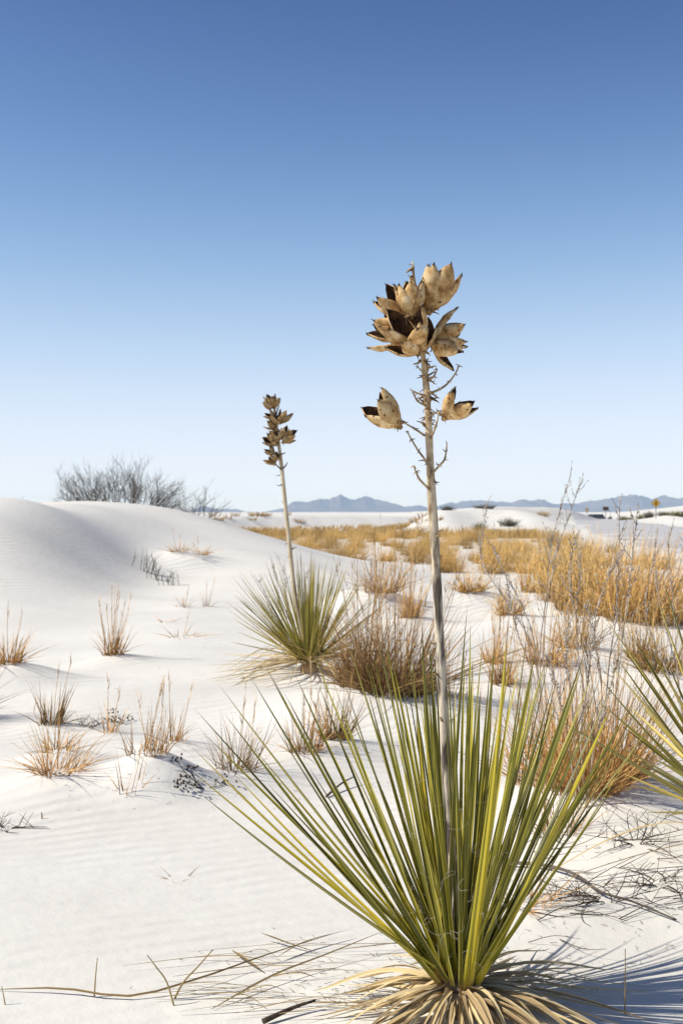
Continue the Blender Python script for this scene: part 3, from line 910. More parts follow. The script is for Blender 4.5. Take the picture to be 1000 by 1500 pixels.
    rad = [float(r_ * rnd.uniform(0.86, 1.08)) for r_ in rad]
    st = stalk_obj(e, pts, rad, M['stalk_tall'], [rnd.uniform(0.22, 0.56) for _ in range(16)] + [rnd.uniform(0.6, 0.80) for _ in range(70)] + [rnd.uniform(0.92, .99) for _ in range(9)], 0.020)
    def tw(pp, r=0.0032):
        t = side_twig(st, [rel(a, b, YY + d) for a, b, d in pp], r, M['twig'])
        for j in range(1, len(pp)):
            a, b, d = pp[j]
            for q in range(3):
                s = rnd.uniform(0.008, 0.014); an = rnd.uniform(0, 6.28)
                place('bract', BRACTS[rnd.randrange(6)], st, rel(a, b, YY + d), (0, 0, 1), (math.cos(an), math.sin(an), .4), (s, s, s))
    for pp in ([(622, 638, 0), (607, 628, -.01), (588, 617, -.02)], [(629, 716, 0), (625, 680, -.02), (612, 660, -.03), (603, 645, -.03), (596, 632, -.03)],
               [(628, 716, 0), (615, 703, -.02), (609, 692, -.02), (606, 683, -.02)], [(633, 693, 0), (643, 682, -.02), (650, 674, -.03), (653, 662, -.03), (654, 649, -.03)],
               [(630, 643, 0), (638, 625, -.02), (643, 603, -.03)], [(630, 576, 0), (644, 570, -.01), (656, 561, -.02), (666, 548, -.02), (672, 536, -.02)],
               [(624, 580, 0), (614, 577, -.02), (603, 572, -.03)], [(624, 594, 0), (612, 588, -.02), (605, 577, -.02)], [(627, 610, 0), (638, 605, -.02), (648, 610, -.02)],
               [(630, 586, 0), (640, 582, .02)], [(622, 560, 0), (634, 552, -.02), (640, 541, -.02)], [(620, 516, 0), (632, 502, -.02), (637, 494, -.02)], [(622, 548, 0), (612, 538, -.02)]):
        tw(pp)
    # capsules: base pixel, depth, tip pixel, tip depth, length factor, valves, opening, rot
    pods = [((629, 455), 0.0, (648, 392), 0.01, 1.0, 6, 0.30, 0.3), ((603, 463), -0.03, (600, 412), -0.04, 1.0, 6, 0.32, 0.9), ((601, 468), 0.02, (564, 428), 0.0, 1.0, 4, 0.36, 0.2),
            ((600, 492), 0.03, (552, 464), 0.02, 1.0, 4, 0.32, 0.4), ((590, 502), 0.0, (545, 486), -0.01, 0.95, 3, 0.30, 1.2), ((612, 502), -0.02, (597, 467), -0.075, 1.15, 5, 0.50, 0.0),
            ((611, 518), -0.04, (580, 488), -0.08, .95, 3, 0.34, 0.5), ((618, 514), -0.03, (629, 470), -0.05, 1.0, 3, 0.26, 1.1), ((633, 500), 0.0, (684, 481), -0.01, 1.0, 5, 0.34, 0.8),
            ((633, 503), -0.01, (674, 527), -0.03, 1.0, 3, 0.30, 0.1), ((584, 624), -0.02, (545, 585), -0.035, 1.0, 5, 0.42, 0.75), ((651, 612), -0.02, (688, 577), -0.04, 1.0, 5, 0.42, 0.25),
            ((610, 455), 0.05, (590, 415), 0.06, 1.0, 4, 0.3, 0.6)]
    for i, (b, bd, t, td, lf, n, op, rot) in enumerate(pods):
        B = rel(b[0], b[1], YY + bd); T = rel(t[0], t[1], YY + td)
        ax = T - B
        seed_pod(e, B, ax, ax.length * lf / math.cos(op * .8) * 0.98, n, op, rot, 60 + i)
    return e
near_yucca()

def other_yucca(pos, label, material, n_green, n_dead, L, crown_h, tips=(), dead_bias=None, seed=1, wid=0.018, dead_tips=()):
    global rnd
    rnd = random.Random(seed)
    root = Vector((pos[0], pos[1], gz(*pos)))
    e = empty('yucca_plant', root)
    tag(e, label, 'yucca', 'yucca plants')
    crown = Vector((0, 0, crown_h))
    mb = MB()
    mb.tube([(0, 0, -0.08), (0, 0, crown_h * 0.5), (0, 0, crown_h + 0.02)], [0.06, 0.06, 0.035], 9)
    mb.build('stem_base', M['bract'], e)
    for px, py, sg in list(tips) + list(dead_tips):
        p = at(px, py, pos[1]) - root
        pr = math.hypot(p.x, p.z - crown_h)
        LL = max(L, pr * 1.03)
        dy = sg * math.sqrt(max(0, LL * LL - pr * pr)) * rnd.uniform(.3, .9)
        tip = at(px, py, pos[1] + dy) - root
        an = math.atan2(dy, p.x)
        green_leaf(e, crown + Vector((math.cos(an) * .04, math.sin(an) * .04, rnd.uniform(-.01, .03))), tip, wid, rnd.uniform(-0.03, 0.02), M['dead'] if (px, py, sg) in dead_tips else material, 'dead_leaf' if (px, py, sg) in dead_tips else 'leaf')
    for i in range(n_green):
        az = rnd.uniform(0, 2 * math.pi)
        inc = R(rnd.uniform(3, 62))
        d = Vector((math.cos(az) * math.sin(inc), math.sin(az) * math.sin(inc), math.cos(inc)))
        b = crown + Vector((math.cos(az) * .04, math.sin(az) * .04, rnd.uniform(-0.02, 0.03)))
        green_leaf(e, b, b + d * L * rnd.uniform(.72, 1.02), wid * rnd.uniform(.7, 1.05), rnd.uniform(-0.03, 0.02), material)
    for i in range(n_dead):
        az = rnd.uniform(0, 2 * math.pi)
        if dead_bias is not None and rnd.random() < 0.35: az = R(dead_bias + rnd.uniform(-50, 50))
        dead_leaf(e, Vector((0, 0, crown_h * rnd.uniform(0.7, 1.0))), az, L * rnd.uniform(0.5, 0.98), rnd.uniform(0.0, 0.16), rnd.uniform(0.008, 0.014), M['dead'], root, droop=rnd.uniform(-0.6, 0.5))
    return e, root

e2, r2 = other_yucca(Y2, 'smaller dusty yucca whose thin leaning stalk carries a tight cluster of brown pods', M['green_far'], 120, 60, 0.80, 0.07,
    [(340, 870, 1), (352, 878, -1), (362, 862, 1), (372, 868, -1), (383, 858, 1), (395, 862, -1), (400, 852, 1), (418, 850, -1), (436, 848, 1), (452, 850, -1), (468, 844, 1), (480, 846, -1), (498, 892, 1), (505, 885, -1), (340, 905, 1), (330, 890, -1), (346, 925, 1), (335, 940, -1), (365, 900, -1), (490, 870, 1), (510, 905, 1)], None, 11, 0.0145,
    [(298, 996, -1), (303, 975, 1), (316, 958, 1), (310, 986, -1), (330, 1008, -1), (324, 968, 1), (340, 985, -1), (345, 960, 1), (560, 925, 1), (578, 934, 1), (548, 950, -1), (588, 956, 1), (570, 970, -1), (540, 930, 1), (300, 1010, -1), (352, 1000, -1), (530, 955, -1), (560, 950, 1)])
def far_stalk():
    Y = Y2[1]
    rel = lambda px, py, d=0: at(px, py, Y + d) - r2
    pts = crom([rel(452, 985), rel(443, 930), rel(432, 870), rel(421, 770), rel(413, 690), rel(407, 640), rel(402, 600), rel(399, 585)], 4)
    n = len(pts) - 1
    rad = [float(v) for v in np.interp(np.arange(n + 1) / n, [0, .3, .6, .8, 1], [.016, .0155, .0135, .010, .005])]
    st = stalk_obj(e2, pts, rad, M['stalk_pale'], [rnd.uniform(.15, .7) for _ in range(16)], 0.035)
    for pp in ([(412, 688), (404, 680), (400, 672)], [(415, 686), (419, 681), (421, 677)], [(412, 666), (418, 663)], [(408, 650), (400, 645)], [(407, 645), (416, 642)], [(404, 610), (407, 598), (409, 594)]):
        side_twig(st, [rel(a, b, -.02) for a, b in pp], 0.006, M['darkw'])
    pods = [((400, 597), (394, 581)), ((396, 600), (389, 587)), ((402, 612), (391, 604)), ((402, 598), (403, 582)), ((404, 628), (391, 619)), ((406, 622), (405, 607)), ((411, 620), (421, 604)), ((409, 632), (396, 628)),
            ((413, 642), (424, 628)), ((414, 648), (428, 637)), ((408, 645), (406, 630)), ((404, 652), (391, 640)), ((403, 650), (400, 635)), ((402, 665), (391, 656)), ((403, 680), (391, 671)), ((404, 676), (404, 664))]
    for i, (b, t) in enumerate(pods):
        dd = rnd.uniform(-.05, .03)
        B = rel(b[0], b[1], dd); T = rel(t[0], t[1], dd - rnd.uniform(0, .05))
        ax = T - B
        seed_pod(e2, B, ax, ax.length * 1.14, 4, 0.36, rnd.uniform(0, 3), 200 + i, VALVES_DARK)
far_stalk()
other_yucca(Y3, 'yucca with stiff leaves reaching in over the tangled brown grass', M['green_far'], 75, 5, 0.86, 0.12,
    [(926, 933, 1), (950, 947, -1), (986, 951, 1), (924, 1001, 1), (892, 1040, 1), (908, 1062, -1), (960, 990, 1), (975, 965, -1), (916, 1105, -1), (935, 1030, 1), (1000, 930, 1), (945, 1070, -1), (905, 1130, 1), (940, 960, 1), (968, 1005, -1), (990, 1020, 1), (930, 1080, 1), (955, 1110, -1), (925, 1150, 1), (965, 1050, 1), (1010, 960, -1), (1025, 940, 1), (915, 1030, 1), (900, 1090, -1), (940, 1190, 1)], None, 21, 0.021)
rnd = random.Random(99)

# ------------------------------------------------------------------ grass
def blades_mb(mb, r, n, h, spread, w, lean=0.0, wind=0.1, seg=4, m=0, root=0.35):
    for i in range(n):
        az = r.uniform(0, 6.28)
        rr = spread * root * math.sqrt(r.random())
        p = Vector((math.cos(az) * rr, math.sin(az) * rr, -0.015))
        az2 = az + r.uniform(-0.9, 0.9)
        L = h * r.uniform(0.35, 1.0)
        out = spread * r.uniform(0.05, 0.9) * (L / h) ** .8
        bend = r.uniform(0.0, 0.35)
        top = p + Vector((math.cos(az2) * out + wind * L, math.sin(az2) * out, L))
        if r.random() < 0.30:      # bent over
            top.z *= r.uniform(0.3, 0.7); top.x += math.cos(az2) * out * 0.7; top.y += math.sin(az2) * out * 0.7
            bend += 0.25
        mid = p + (top - p) * 0.5 + Vector((-math.cos(az2), -math.sin(az2), 0.5)) * bend * out * 0.6
        mb.blade(bez(p, mid, top, seg), w * r.uniform(0.6, 1.2), m)

def tuft(name, label, x, y, h, spread, n, stems, material, seed, px_m, cat='grass', group=None):
    r = random.Random(seed)
    e = empty(name, (x, y, gz(x, y)))
    tag(e, label, cat, group)
    w = max(0.0026, min(0.0075, 1.5 / px_m))
    mb = MB()
    blades_mb(mb, r, n, h, spread, w, wind=0.08)
    # dense dark thatch at the foot
    blades_mb(mb, r, n // 2, h * 0.3, spread * 0.8, w, wind=0.03, seg=2)
    o = mb.build('blades', M[material], e); o['kind'] = 'stuff'
    for i in range(stems):
        mb = MB()
        az = r.uniform(0, 6.28); rr = spread * 0.25 * r.random()
        L = h * r.uniform(1.0, 1.5)
        p = Vector((math.cos(az) * rr, math.sin(az) * rr, -0.02))
        top = p + Vector((math.cos(az) * spread * r.uniform(0.02, .5) + 0.05 * L, math.sin(az) * spread * r.uniform(0.02, .4), L))
        path = bez(p, p + (top - p) * .5 + Vector((r.uniform(-.04, .04), 0, 0)) * L, top, 6)
        mb.tube(path, [w * .42 * (1 - .55 * k / 6) for k in range(7)], 3)
        for k in range(4):      # thin seed spikelets near the top
            t = r.uniform(0.6, 1.0)
            i0 = min(5, int(t * 6)); q = path[i0].lerp(path[i0+1], t * 6 - i0)
            mb.blade([q, q + Vector((r.uniform(-.008, .012), r.uniform(-.01, .01), .03)), q + Vector((r.uniform(-.012, .02), r.uniform(-.01, .01), .065))], w * .7)
        mb.build('seed_stem', M[material], e)
    return e

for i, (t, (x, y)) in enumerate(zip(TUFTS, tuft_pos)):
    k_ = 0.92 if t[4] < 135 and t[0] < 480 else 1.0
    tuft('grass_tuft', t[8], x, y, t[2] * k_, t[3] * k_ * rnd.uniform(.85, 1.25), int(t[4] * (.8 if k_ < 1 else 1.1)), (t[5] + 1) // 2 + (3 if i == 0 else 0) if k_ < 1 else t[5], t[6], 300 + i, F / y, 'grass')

# golden grass beyond the dune: the tufts that stand out are things, the rest one mass
def gold_mesh(seed, n, dark=False):
    r = random.Random(seed); mb = MB()
    blades_mb(mb, r, n, 1.0, r.uniform(.5, .75), 0.010, wind=0.16, seg=3, root=r.uniform(.35, .6))
    blades_mb(mb, r, n // 3, 0.5, 0.6, 0.010, wind=0.1, seg=2, root=0.5)
    return mb.mesh('blades', [M['gold'] if not dark else M['brown']])
GOLD = [gold_mesh(500 + i, 130 + 22 * i) for i in range(6)]
GOLD_DK = [gold_mesh(520 + i, 230, True) for i in range(2)]
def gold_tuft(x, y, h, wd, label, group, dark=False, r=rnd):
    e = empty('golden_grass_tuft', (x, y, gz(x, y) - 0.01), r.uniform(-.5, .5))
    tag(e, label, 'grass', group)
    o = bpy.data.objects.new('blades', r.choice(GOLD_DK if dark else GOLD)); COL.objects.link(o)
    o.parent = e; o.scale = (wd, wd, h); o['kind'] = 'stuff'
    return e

gr = random.Random(77)
FIELD = 'golden grass tufts in the field beyond the dune'
# big clumps of the near right
for px, py, h, wd, dk, lab in (
    (785, 868, .80, .8, 0, 'tall golden clump left end of the grass bank before the road'),
    (815, 880, .72, .7, 0, 'golden clump leaning right in the grass bank before the road'),
    (865, 900, .80, .75, 0, 'arching golden clump beside the dark brown clump before the road'),
    (895, 902, .95, .8, 0, 'tall upright golden clump overlapping the dark brown clump'),
    (935, 905, .90, 1.0, 1, 'large dark brown clump at the end of the grass bank'),
    (965, 912, .62, .7, 0, 'short straw clump right of the large dark brown clump'),
    (880, 885, .85, .9, 0, 'golden clump in the second row behind the arching clump'),
    (940, 890, .80, .9, 0, 'pale golden clump in the second row behind the dark clump'),
    (840, 892, .85, .8, 0, 'bright golden clump between the leaning and the arching clump'),
    (985, 905, .85, .9, 0, 'golden clump at the far end of the grass bank'),
    (912, 908, .70, .6, 0, 'narrow golden clump in front of the large dark brown clump'),
    (800, 850, .80, .8, 0, 'golden clump behind the left end of the grass bank'),
    (850, 862, .85, .9, 0, 'wide golden clump behind the middle of the grass bank')):
    x, y = ground(px, py)
    gold_tuft(x, y, h * 1.22, wd * 1.12, lab, None, dk, gr)
n_field = 0
spots = []
tries = 0
while len(spots) < 240 and tries < 6000:
    tries += 1
    y = 24 * (75 / 24) ** gr.random()
    px = gr.uniform(330, 1000)
    x = (px - 500) / F * y
    road_l = np.interp(y, ry, rl)
    if x > road_l - 1.2: continue
    if y < 27 and px < 640: continue
    py = 750 + (CH) / y * F
    if px > 870 and y < 27: continue
    # patchy
    if wob(np.array([x]), np.array([y]), 7.0, 5, 31)[0] < -0.35: continue
    if any((x - a) ** 2 + (y - b) ** 2 < 0.34 for a, b in spots): continue
    spots.append((x, y))
spots.sort(key=lambda s: s[1])
def field_label(x, y, h):
    size = 'low' if h < .52 else ('tall' if h > .70 else 'middling')
    if x > np.interp(y, ry, rl) - 5: where = 'on the field edge along the road'
    elif x < 0.5: where = 'on the open field beyond the near dune crest' if y < 45 else 'on the far side of the field below the long far dune'
    else: where = 'in the thick of the field behind the tall stalk' if y < 40 else ('in the field before the far hummock' if x < 9 else 'on the far field between hummock and road')
    return size + ' golden dry tuft ' + where
for x, y in spots:
    hh = gr.uniform(.35, .85)
    gold_tuft(x, y, hh, gr.uniform(.45, .9), field_label(x, y, hh), FIELD, False, gr)
mb = MB()
for i in range(620):
    y = 62 * (135 / 62) ** gr.random()
    px = gr.uniform(300, 880)
    x = (px - 500) / F * y
    if x > np.interp(y, ry, rl) - 2: continue
    if wob(np.array([x]), np.array([y]), 11.0, 5, 32)[0] < -0.4: continue
    if y > 85 and 640 < px < 780: continue
    z = gz(x, y)
    h = gr.uniform(.35, .75)
    k0 = len(mb.v)
    for j in range(26):
        a = gr.uniform(0, 6.28); rr = .4 * math.sqrt(gr.random())
        p = Vector((x + math.cos(a) * rr, y + math.sin(a) * rr, z - .02))
        tp = p + Vector((math.cos(a) * .25 + .12 * h, math.sin(a) * .25, h * gr.uniform(.5, 1)))
        mb.blade([p, p.lerp(tp, .55) + Vector((0, 0, .05)), tp], 0.045)
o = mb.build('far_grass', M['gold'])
tag(o, 'far golden grass merging into one band before the dunes', 'grass', kind='stuff')

# ------------------------------------------------------------------ wiry plants
def twiggy(mb, r, p, d, L, rad, depth, spread=0.5, seg=4, up=0.15, m=0):
    pts = [Vector(p)]; d = Vector(d).normalized()
    for i in range(seg):
        d = (d + Vector((r.gauss(0, .12), r.gauss(0, .12), r.gauss(0, .10) + up * .3))).normalized()
        pts.append(pts[-1] + d * L / seg)
    mb.tube(pts, [rad * (1 - .6 * i / seg) for i in range(seg + 1)], 4 if rad > .006 else 3, m, cap=False)
    if depth > 0:
        for k in range(r.randint(3, 4)):
            t = r.uniform(.3, 1.0); i0 = min(seg - 1, int(t * seg))
            q = pts[i0].lerp(pts[i0+1], t * seg - i0)
            dd = (d + Vector((r.gauss(0, spread), r.gauss(0, spread), r.gauss(0, spread * .7) + up))).normalized()
            twiggy(mb, r, q, dd, L * r.uniform(.45, .7), rad * .55, depth - 1, spread, max(2, seg - 1), up, m)

def bare_shrub(label, pos, n, L, rad, width, seed, depth=3, group='bare grey shrubs on the dunes'):
    r = random.Random(seed)
    e = empty('bare_shrub', (pos[0], pos[1], gz(*pos)))
    tag(e, label, 'shrub', group)
    for k in range(n):
        f = (k + .5) / n * 2 - 1
        mb = MB()
        base = Vector((f * width * .26 + r.uniform(-.1, .1), r.uniform(-.3, .3), 0))
        wz = gz(pos[0] + base.x, pos[1] + base.y) - e.location.z
        base.z = wz - 0.08
        d = Vector((f * 1.25 + r.uniform(-.3, .3), r.uniform(-.5, .5), 1.0))
        twiggy(mb, r, base, d, L * r.uniform(.7, 1.0) * (1 - .12 * abs(f)), rad, depth, .5, up=.08)
        mb.build('branch', M['grey'], e)
    return e
bare_shrub('large bare grey shrub rising behind the crest of the white dune', (-4.35, 25.4), 72, 0.84, 0.009, 2.4, 1)
bare_shrub('low bare shrub on the falling right shoulder of the dune', (-2.85, 25.0), 18, 0.5, 0.007, 0.9, 2)
bare_shrub('bare grey shrub peeping over the far end of the dune crest', (-7.3, 27.2), 20, 0.55, 0.008, 1.1, 3)

def dune_brush():
    # twiggy brush half buried on the dune slope
    for i, (px, py, h, lab) in enumerate(((208, 836, .30, 'dark upright twigs half buried on the dune slope'), (232, 850, .22, 'low row of dark twigs buried along a dune drift'), (246, 857, .20, 'last stubby twigs of the buried dune brush'))):
        x, y = ground(px, py); r = random.Random(900 + i)
        e = empty('buried_brush', (x, y, gz(x, y))); tag(e, lab, 'brush', 'half buried brush on the dune slope')
        for k in range(9):
            mb = MB(); bx_ = r.uniform(-.16, .16)
            zz = gz(x + bx_, y) - e.location.z
            twiggy(mb, r, (bx_, r.uniform(-.05, .05), zz - .03), (r.uniform(-.4, .4), r.uniform(-.3, .3), 1), h * r.uniform(.6, 1), .0055, 1, .4, 3)
            mb.build('twig', M['grey'], e)
dune_brush()

def silver_weed(label, foot, stems, seed):
    """tall wiry weed with pale knobbly stems: stems are traced polylines"""
    r = random.Random(seed)
    fx, fy = foot
    root = Vector((fx, fy, gz(fx, fy)))
    e = empty('silver_weed', root); tag(e, label, 'weed', 'wiry silver weeds')
    for s in stems:
        pts = [Vector((r.uniform(-.03, .03), r.uniform(-.03, .03), -.03))] + [at(a, b, fy + d) - root for a, b, d in s]
        path = crom(pts, 5); n = len(path) - 1
        mb = MB()
        mb.tube(path, [0.0033 * (1 - .62 * i / n) for i in range(n + 1)], 5)
        st = mb.build('stem', M['silver'], e)
        # side branchlets
        tw = MB(); hd = MB()
        for k in range(int(n * 1.0)):
            t = r.uniform(.25, 1.0); i0 = min(n - 1, int(t * n)); q = path[i0].lerp(path[i0+1], t * n - i0)
            d = (path[i0+1] - path[i0]).normalized()
            dd = (d + Vector((r.gauss(0, .5), r.gauss(0, .4), r.gauss(0, .3) + .2))).normalized()
            L = r.uniform(.03, .15) * (1.15 - t * .7)
            q2 = q + dd * L * .5; q3 = q2 + (dd + Vector((0, 0, .5))).normalized() * L * .5
            tw.tube([q, q2, q3], [.0017, .0014, .001], 3)
            for z in range(2):
                c = q2.lerp(q3, z) + Vector((r.uniform(-.004, .004), r.uniform(-.004, .004), r.uniform(-.004, .004)))
                hd.tube([c, c + dd * .006, c + dd * .012], [.001, .0027, .0008], 4)
        for k in range(20):
            t = .5 + .5 * k / 20; i0 = min(n - 1, int(t * n)); q = path[i0].lerp(path[i0+1], t * n - i0)
            a = r.uniform(0, 6.28); dd = Vector((math.cos(a), math.sin(a), .8)).normalized()
            hd.tube([q, q + dd * .007, q + dd * .014], [.001, .0033, .0008], 4)
        o = tw.build('branchlets', M['silver'], st); o['kind'] = 'stuff'
        o = hd.build('seed_heads', M['seedhead'], st); o['kind'] = 'stuff'
    return e
silver_weed('tall silver weed with a long stem bending left past the stalk', ground(800, 1120),
    [[(782, 960, 0), (740, 880, 0), (708, 830, .05), (705, 790, .05), (712, 738, .05)], [(785, 960, 0), (765, 890, -.1), (738, 840, -.1), (720, 800, -.1)], [(790, 970, .1), (800, 870, .1), (806, 800, .1), (822, 740, .1), (835, 696, .1)],
     [(795, 960, -.1), (805, 860, -.1), (818, 800, -.1), (838, 740, -.1), (850, 706, -.1)], [(780, 985, 0), (760, 935, .1), (748, 890, .1), (742, 850, .1)]], 41)
silver_weed('straight silver weed with the longest pale upright seed stems', ground(880, 1140),
    [[(850, 985, 0), (843, 900, 0), (850, 830, 0), (840, 785, 0)], [(890, 985, 0), (902, 900, 0), (905, 830, 0), (907, 728, 0)], [(865, 990, .1), (850, 930, .1), (834, 860, .1), (838, 800, .1)], [(905, 985, -.1), (915, 900, -.1), (925, 820, -.1), (934, 735, -.1)],
     [(880, 1000, .2), (870, 930, .2), (880, 870, .2), (915, 800, .2)]], 42)
silver_weed('sparse dark weed with curved stems before the road', ground(1010, 1080),
    [[(990, 960, 0), (985, 880, 0), (978, 800, 0), (985, 770, 0)], [(985, 960, .2), (965, 880, .2), (958, 820, .2)], [(1000, 950, 0), (1010, 860, 0), (1000, 790, 0)], [(975, 980, .1), (945, 900, .1), (955, 830, .1), (963, 775, .1)]], 43)
silver_weed('short silver weed crowded in among tall brown grass', ground(850, 1185),
    [[(830, 1080, 0), (815, 1010, 0), (800, 960, 0)], [(850, 1080, 0), (860, 1000, 0), (866, 930, 0), (860, 890, 0)], [(870, 1090, 0), (890, 1020, 0), (905, 960, 0)], [(840, 1090, .1), (835, 1010, .1), (828, 950, .1), (838, 900, .1)]], 44)
silver_weed('thin weed with fine twigs behind the second yucca', ground(420, 960),
    [[(412, 900, 0), (405, 850, 0), (398, 825, 0)], [(420, 900, 0), (418, 850, 0), (406, 812, 0)], [(440, 900, .1), (446, 860, .1), (452, 835, .1)], [(400, 910, .1), (388, 870, .1), (378, 850, .1)]], 45)

def curly_weed(label, px, py, L, n, seed, name='curly_weed', material='darkw', heads=True, flat=.5, group='dark withered weeds on the sand'):
    x, y = ground(px, py); r = random.Random(seed)
    root = Vector((x, y, gz(x, y)))
    e = empty(name, root); tag(e, label, 'weed', group)
    for k in range(n):
        mb = MB(); az = r.uniform(0, 6.28)
        d = Vector((math.cos(az), math.sin(az) * .6, r.uniform(.2, 1.1) * (1 - flat) + .25))
        pts = [Vector((math.cos(az) * .01, math.sin(az) * .01, -.02))]
        LL = L * r.uniform(.5, 1.0)
        cv = Vector((r.gauss(0, .25), r.gauss(0, .18), r.gauss(-.10, .12)))
        for i in range(8):
            d = (d.normalized() + cv + Vector((r.gauss(0, .12), r.gauss(0, .1), r.gauss(0, .1)))).normalized()
            q = pts[-1] + d * LL / 8
            q.z = max(q.z, gz(root.x + q.x, root.y + q.y) - root.z + .004)
            pts.append(q)
        mb.tube(pts, [.0019 * (1 - .08 * i) for i in range(9)], 4)
        for z in range(3):
            i0 = r.randint(2, 5)
            mb.tube([pts[i0], pts[i0] + Vector((r.uniform(-.05, .05), r.uniform(-.03, .03), r.uniform(.01, .06)))], [.0012, .0007], 3)
        if heads:
            for z in range(9):
                c = pts[-1] + Vector((r.gauss(0, .018), r.gauss(0, .014), r.gauss(.006, .012)))
                mb.tube([c, c + Vector((0, 0, .006)), c + Vector((0, 0, .012))], [.001, .0055, .001], 5)
        mb.build('stem', M[material], e)
    return e
curly_weed('dark curly weed with little round seed heads beside the yucca leaf tips', 300, 1158, .15, 6, 61)
curly_weed('dark tangled weed sprawling between two straw tufts', 128, 1066, .18, 10, 62, heads=False)
curly_weed('curled dark weed lying loose on smooth open sand', 8, 1216, .20, 10, 63, heads=False, flat=.9)
curly_weed('small dark weed below the rippled dune foot', 180, 1062, .11, 4, 64, heads=True)
curly_weed('dark wiry weed rooted beside the fallen grey branch', 890, 1322, .34, 12, 65, heads=False, flat=.15)
curly_weed('low dark weed at the foot of the tangled brown clump', 930, 1235, .26, 12, 66, heads=False, flat=.4)
curly_weed('grey weed scraps on the sand beneath the edge yucca', 965, 1300, .22, 10, 67, heads=False, flat=.5)
curly_weed('small dark weed in the open sand right of the stalk', 655, 1060, .14, 6, 68, heads=False)

# ------------------------------------------------------------------ litter on the sand
def strand(name, label, cat, pts, w, material, group=None, tube=False, lift=.004):
    """pts: pixels of points lying on the sand with height above it"""
    P = []
    for px, py, h in pts:
        x, y = ground(px, py)
        P.append(Vector((x, y, gz(x, y) + h + lift)))
    root = P[0].copy()
    rel = crom([p - root for p in P], 5)
    for q in rel:
        q.z = max(q.z, gz(root.x + q.x, root.y + q.y) - root.z + lift * .6)
    if tube:
        mb = MB(); n = len(rel) - 1
        mb.tube(rel, [w * (1 - .6 * i / n) for i in range(n + 1)], 5)
        o = mb.build(name, material)
    else:
        step = rel[::max(1, len(rel) // 10)]
        if step[-1] != rel[-1]: step.append(rel[-1])
        a = rnd.uniform(-.8, .8)
        d = (rel[-1] - rel[0]); sd = Vector((-d.y, d.x, 0)).normalized()
        o = leaf_obj(name, step, w, Vector((0, 0, 1)) * math.cos(a) + sd * math.sin(a), material, None, keel=.15, base_w=.25)
    o.location = root
    tag(o, label, cat, group)
    return o
L_ = 'withered leaf strands fallen round the big yucca'
strand('fallen_leaf', 'longest fallen strand sweeping across the bare sand from the yucca', 'leaf', [(-10, 1456, 0), (90, 1460, .01), (190, 1468, .005), (290, 1449, .02), (390, 1415, .02), (500, 1384, .03)], .007, M['litter'], L_)
strand('fallen_leaf', 'straight pale fallen strand slanting over the other strands', 'leaf', [(310, 1485, 0), (400, 1445, .02), (480, 1420, .03), (570, 1390, .05)], .007, M['litter'], L_)
strand('fallen_leaf', 'short forked dark leaf end on the sand beyond the strands', 'leaf', [(382, 1382, .02), (420, 1391, .01), (472, 1402, 0)], .010, M['litter'], L_)
strand('fallen_leaf', 'short dark leaf scrap lying apart on clean sand', 'leaf', [(340, 1405, .015), (365, 1420, .01), (388, 1430, 0)], .009, M['litter'], L_)
strand('fallen_leaf', 'dark strand bent in the middle beside the forked leaf end', 'leaf', [(408, 1409, .01), (450, 1392, .02), (515, 1376, .02)], .009, M['litter'], L_)
for i in range(34):
    x0 = rnd.uniform(300, 640); y0 = 1500 - (rnd.random() ** 1.5) * 118
    ln = rnd.uniform(60, 210); sl = rnd.gauss(-.04, .07)
    if rnd.random() < .2: ln = rnd.uniform(200, 330)
    y1 = y0 + sl * ln; 
    strand('fallen_leaf', 'narrow withered strand lying in the litter at the foot of the big yucca', 'leaf', [(x0 - ln * .6, min(1500, y0 - sl * ln * .6), rnd.uniform(0, .02)), (x0, y0, rnd.uniform(0, .03)), (x0 + ln * .4, min(1500, max(1372, y1)), 0)], rnd.uniform(.0024, .0048), M['litter'], L_)
for i in range(40):
    x0 = rnd.uniform(760, 1000); y0 = rnd.uniform(1225, 1400)
    ln = rnd.uniform(30, 110); an = rnd.gauss(0.1, .35)
    strand('dry_twig', 'thin dark twig among the litter strewn right of the big yucca', 'twig', [(x0, y0, 0), (x0 + ln * .5 * math.cos(an), y0 + ln * .4 * math.sin(an) + rnd.uniform(-6, 6), rnd.uniform(0, .03)), (x0 + ln * math.cos(an), y0 + ln * .7 * math.sin(an), rnd.uniform(0, .05))], rnd.uniform(.001, .0018), M['darkw'], 'thin twigs strewn right of the big yucca', True)
strand('fallen_branch', 'grey fallen branch winding over the sand into the yucca shadow', 'branch', [(715, 1272, .01), (790, 1276, .01), (840, 1292, .015), (880, 1318, .01), (925, 1332, .01), (990, 1352, 0)], .0065, M['grey'], None, True, .007)
strand('fallen_branch', 'short dark stub of wood lying below the leaf litter', 'branch', [(385, 1508, 0), (430, 1493, .01), (462, 1486, .015)], .007, M['darkw'], None, True, .01)
strand('fallen_branch', 'small broken branch lying beyond the big yucca leaves', 'branch', [(478, 1170, .0), (500, 1158, .02), (520, 1150, .03)], .006, M['darkw'], None, True, .006)

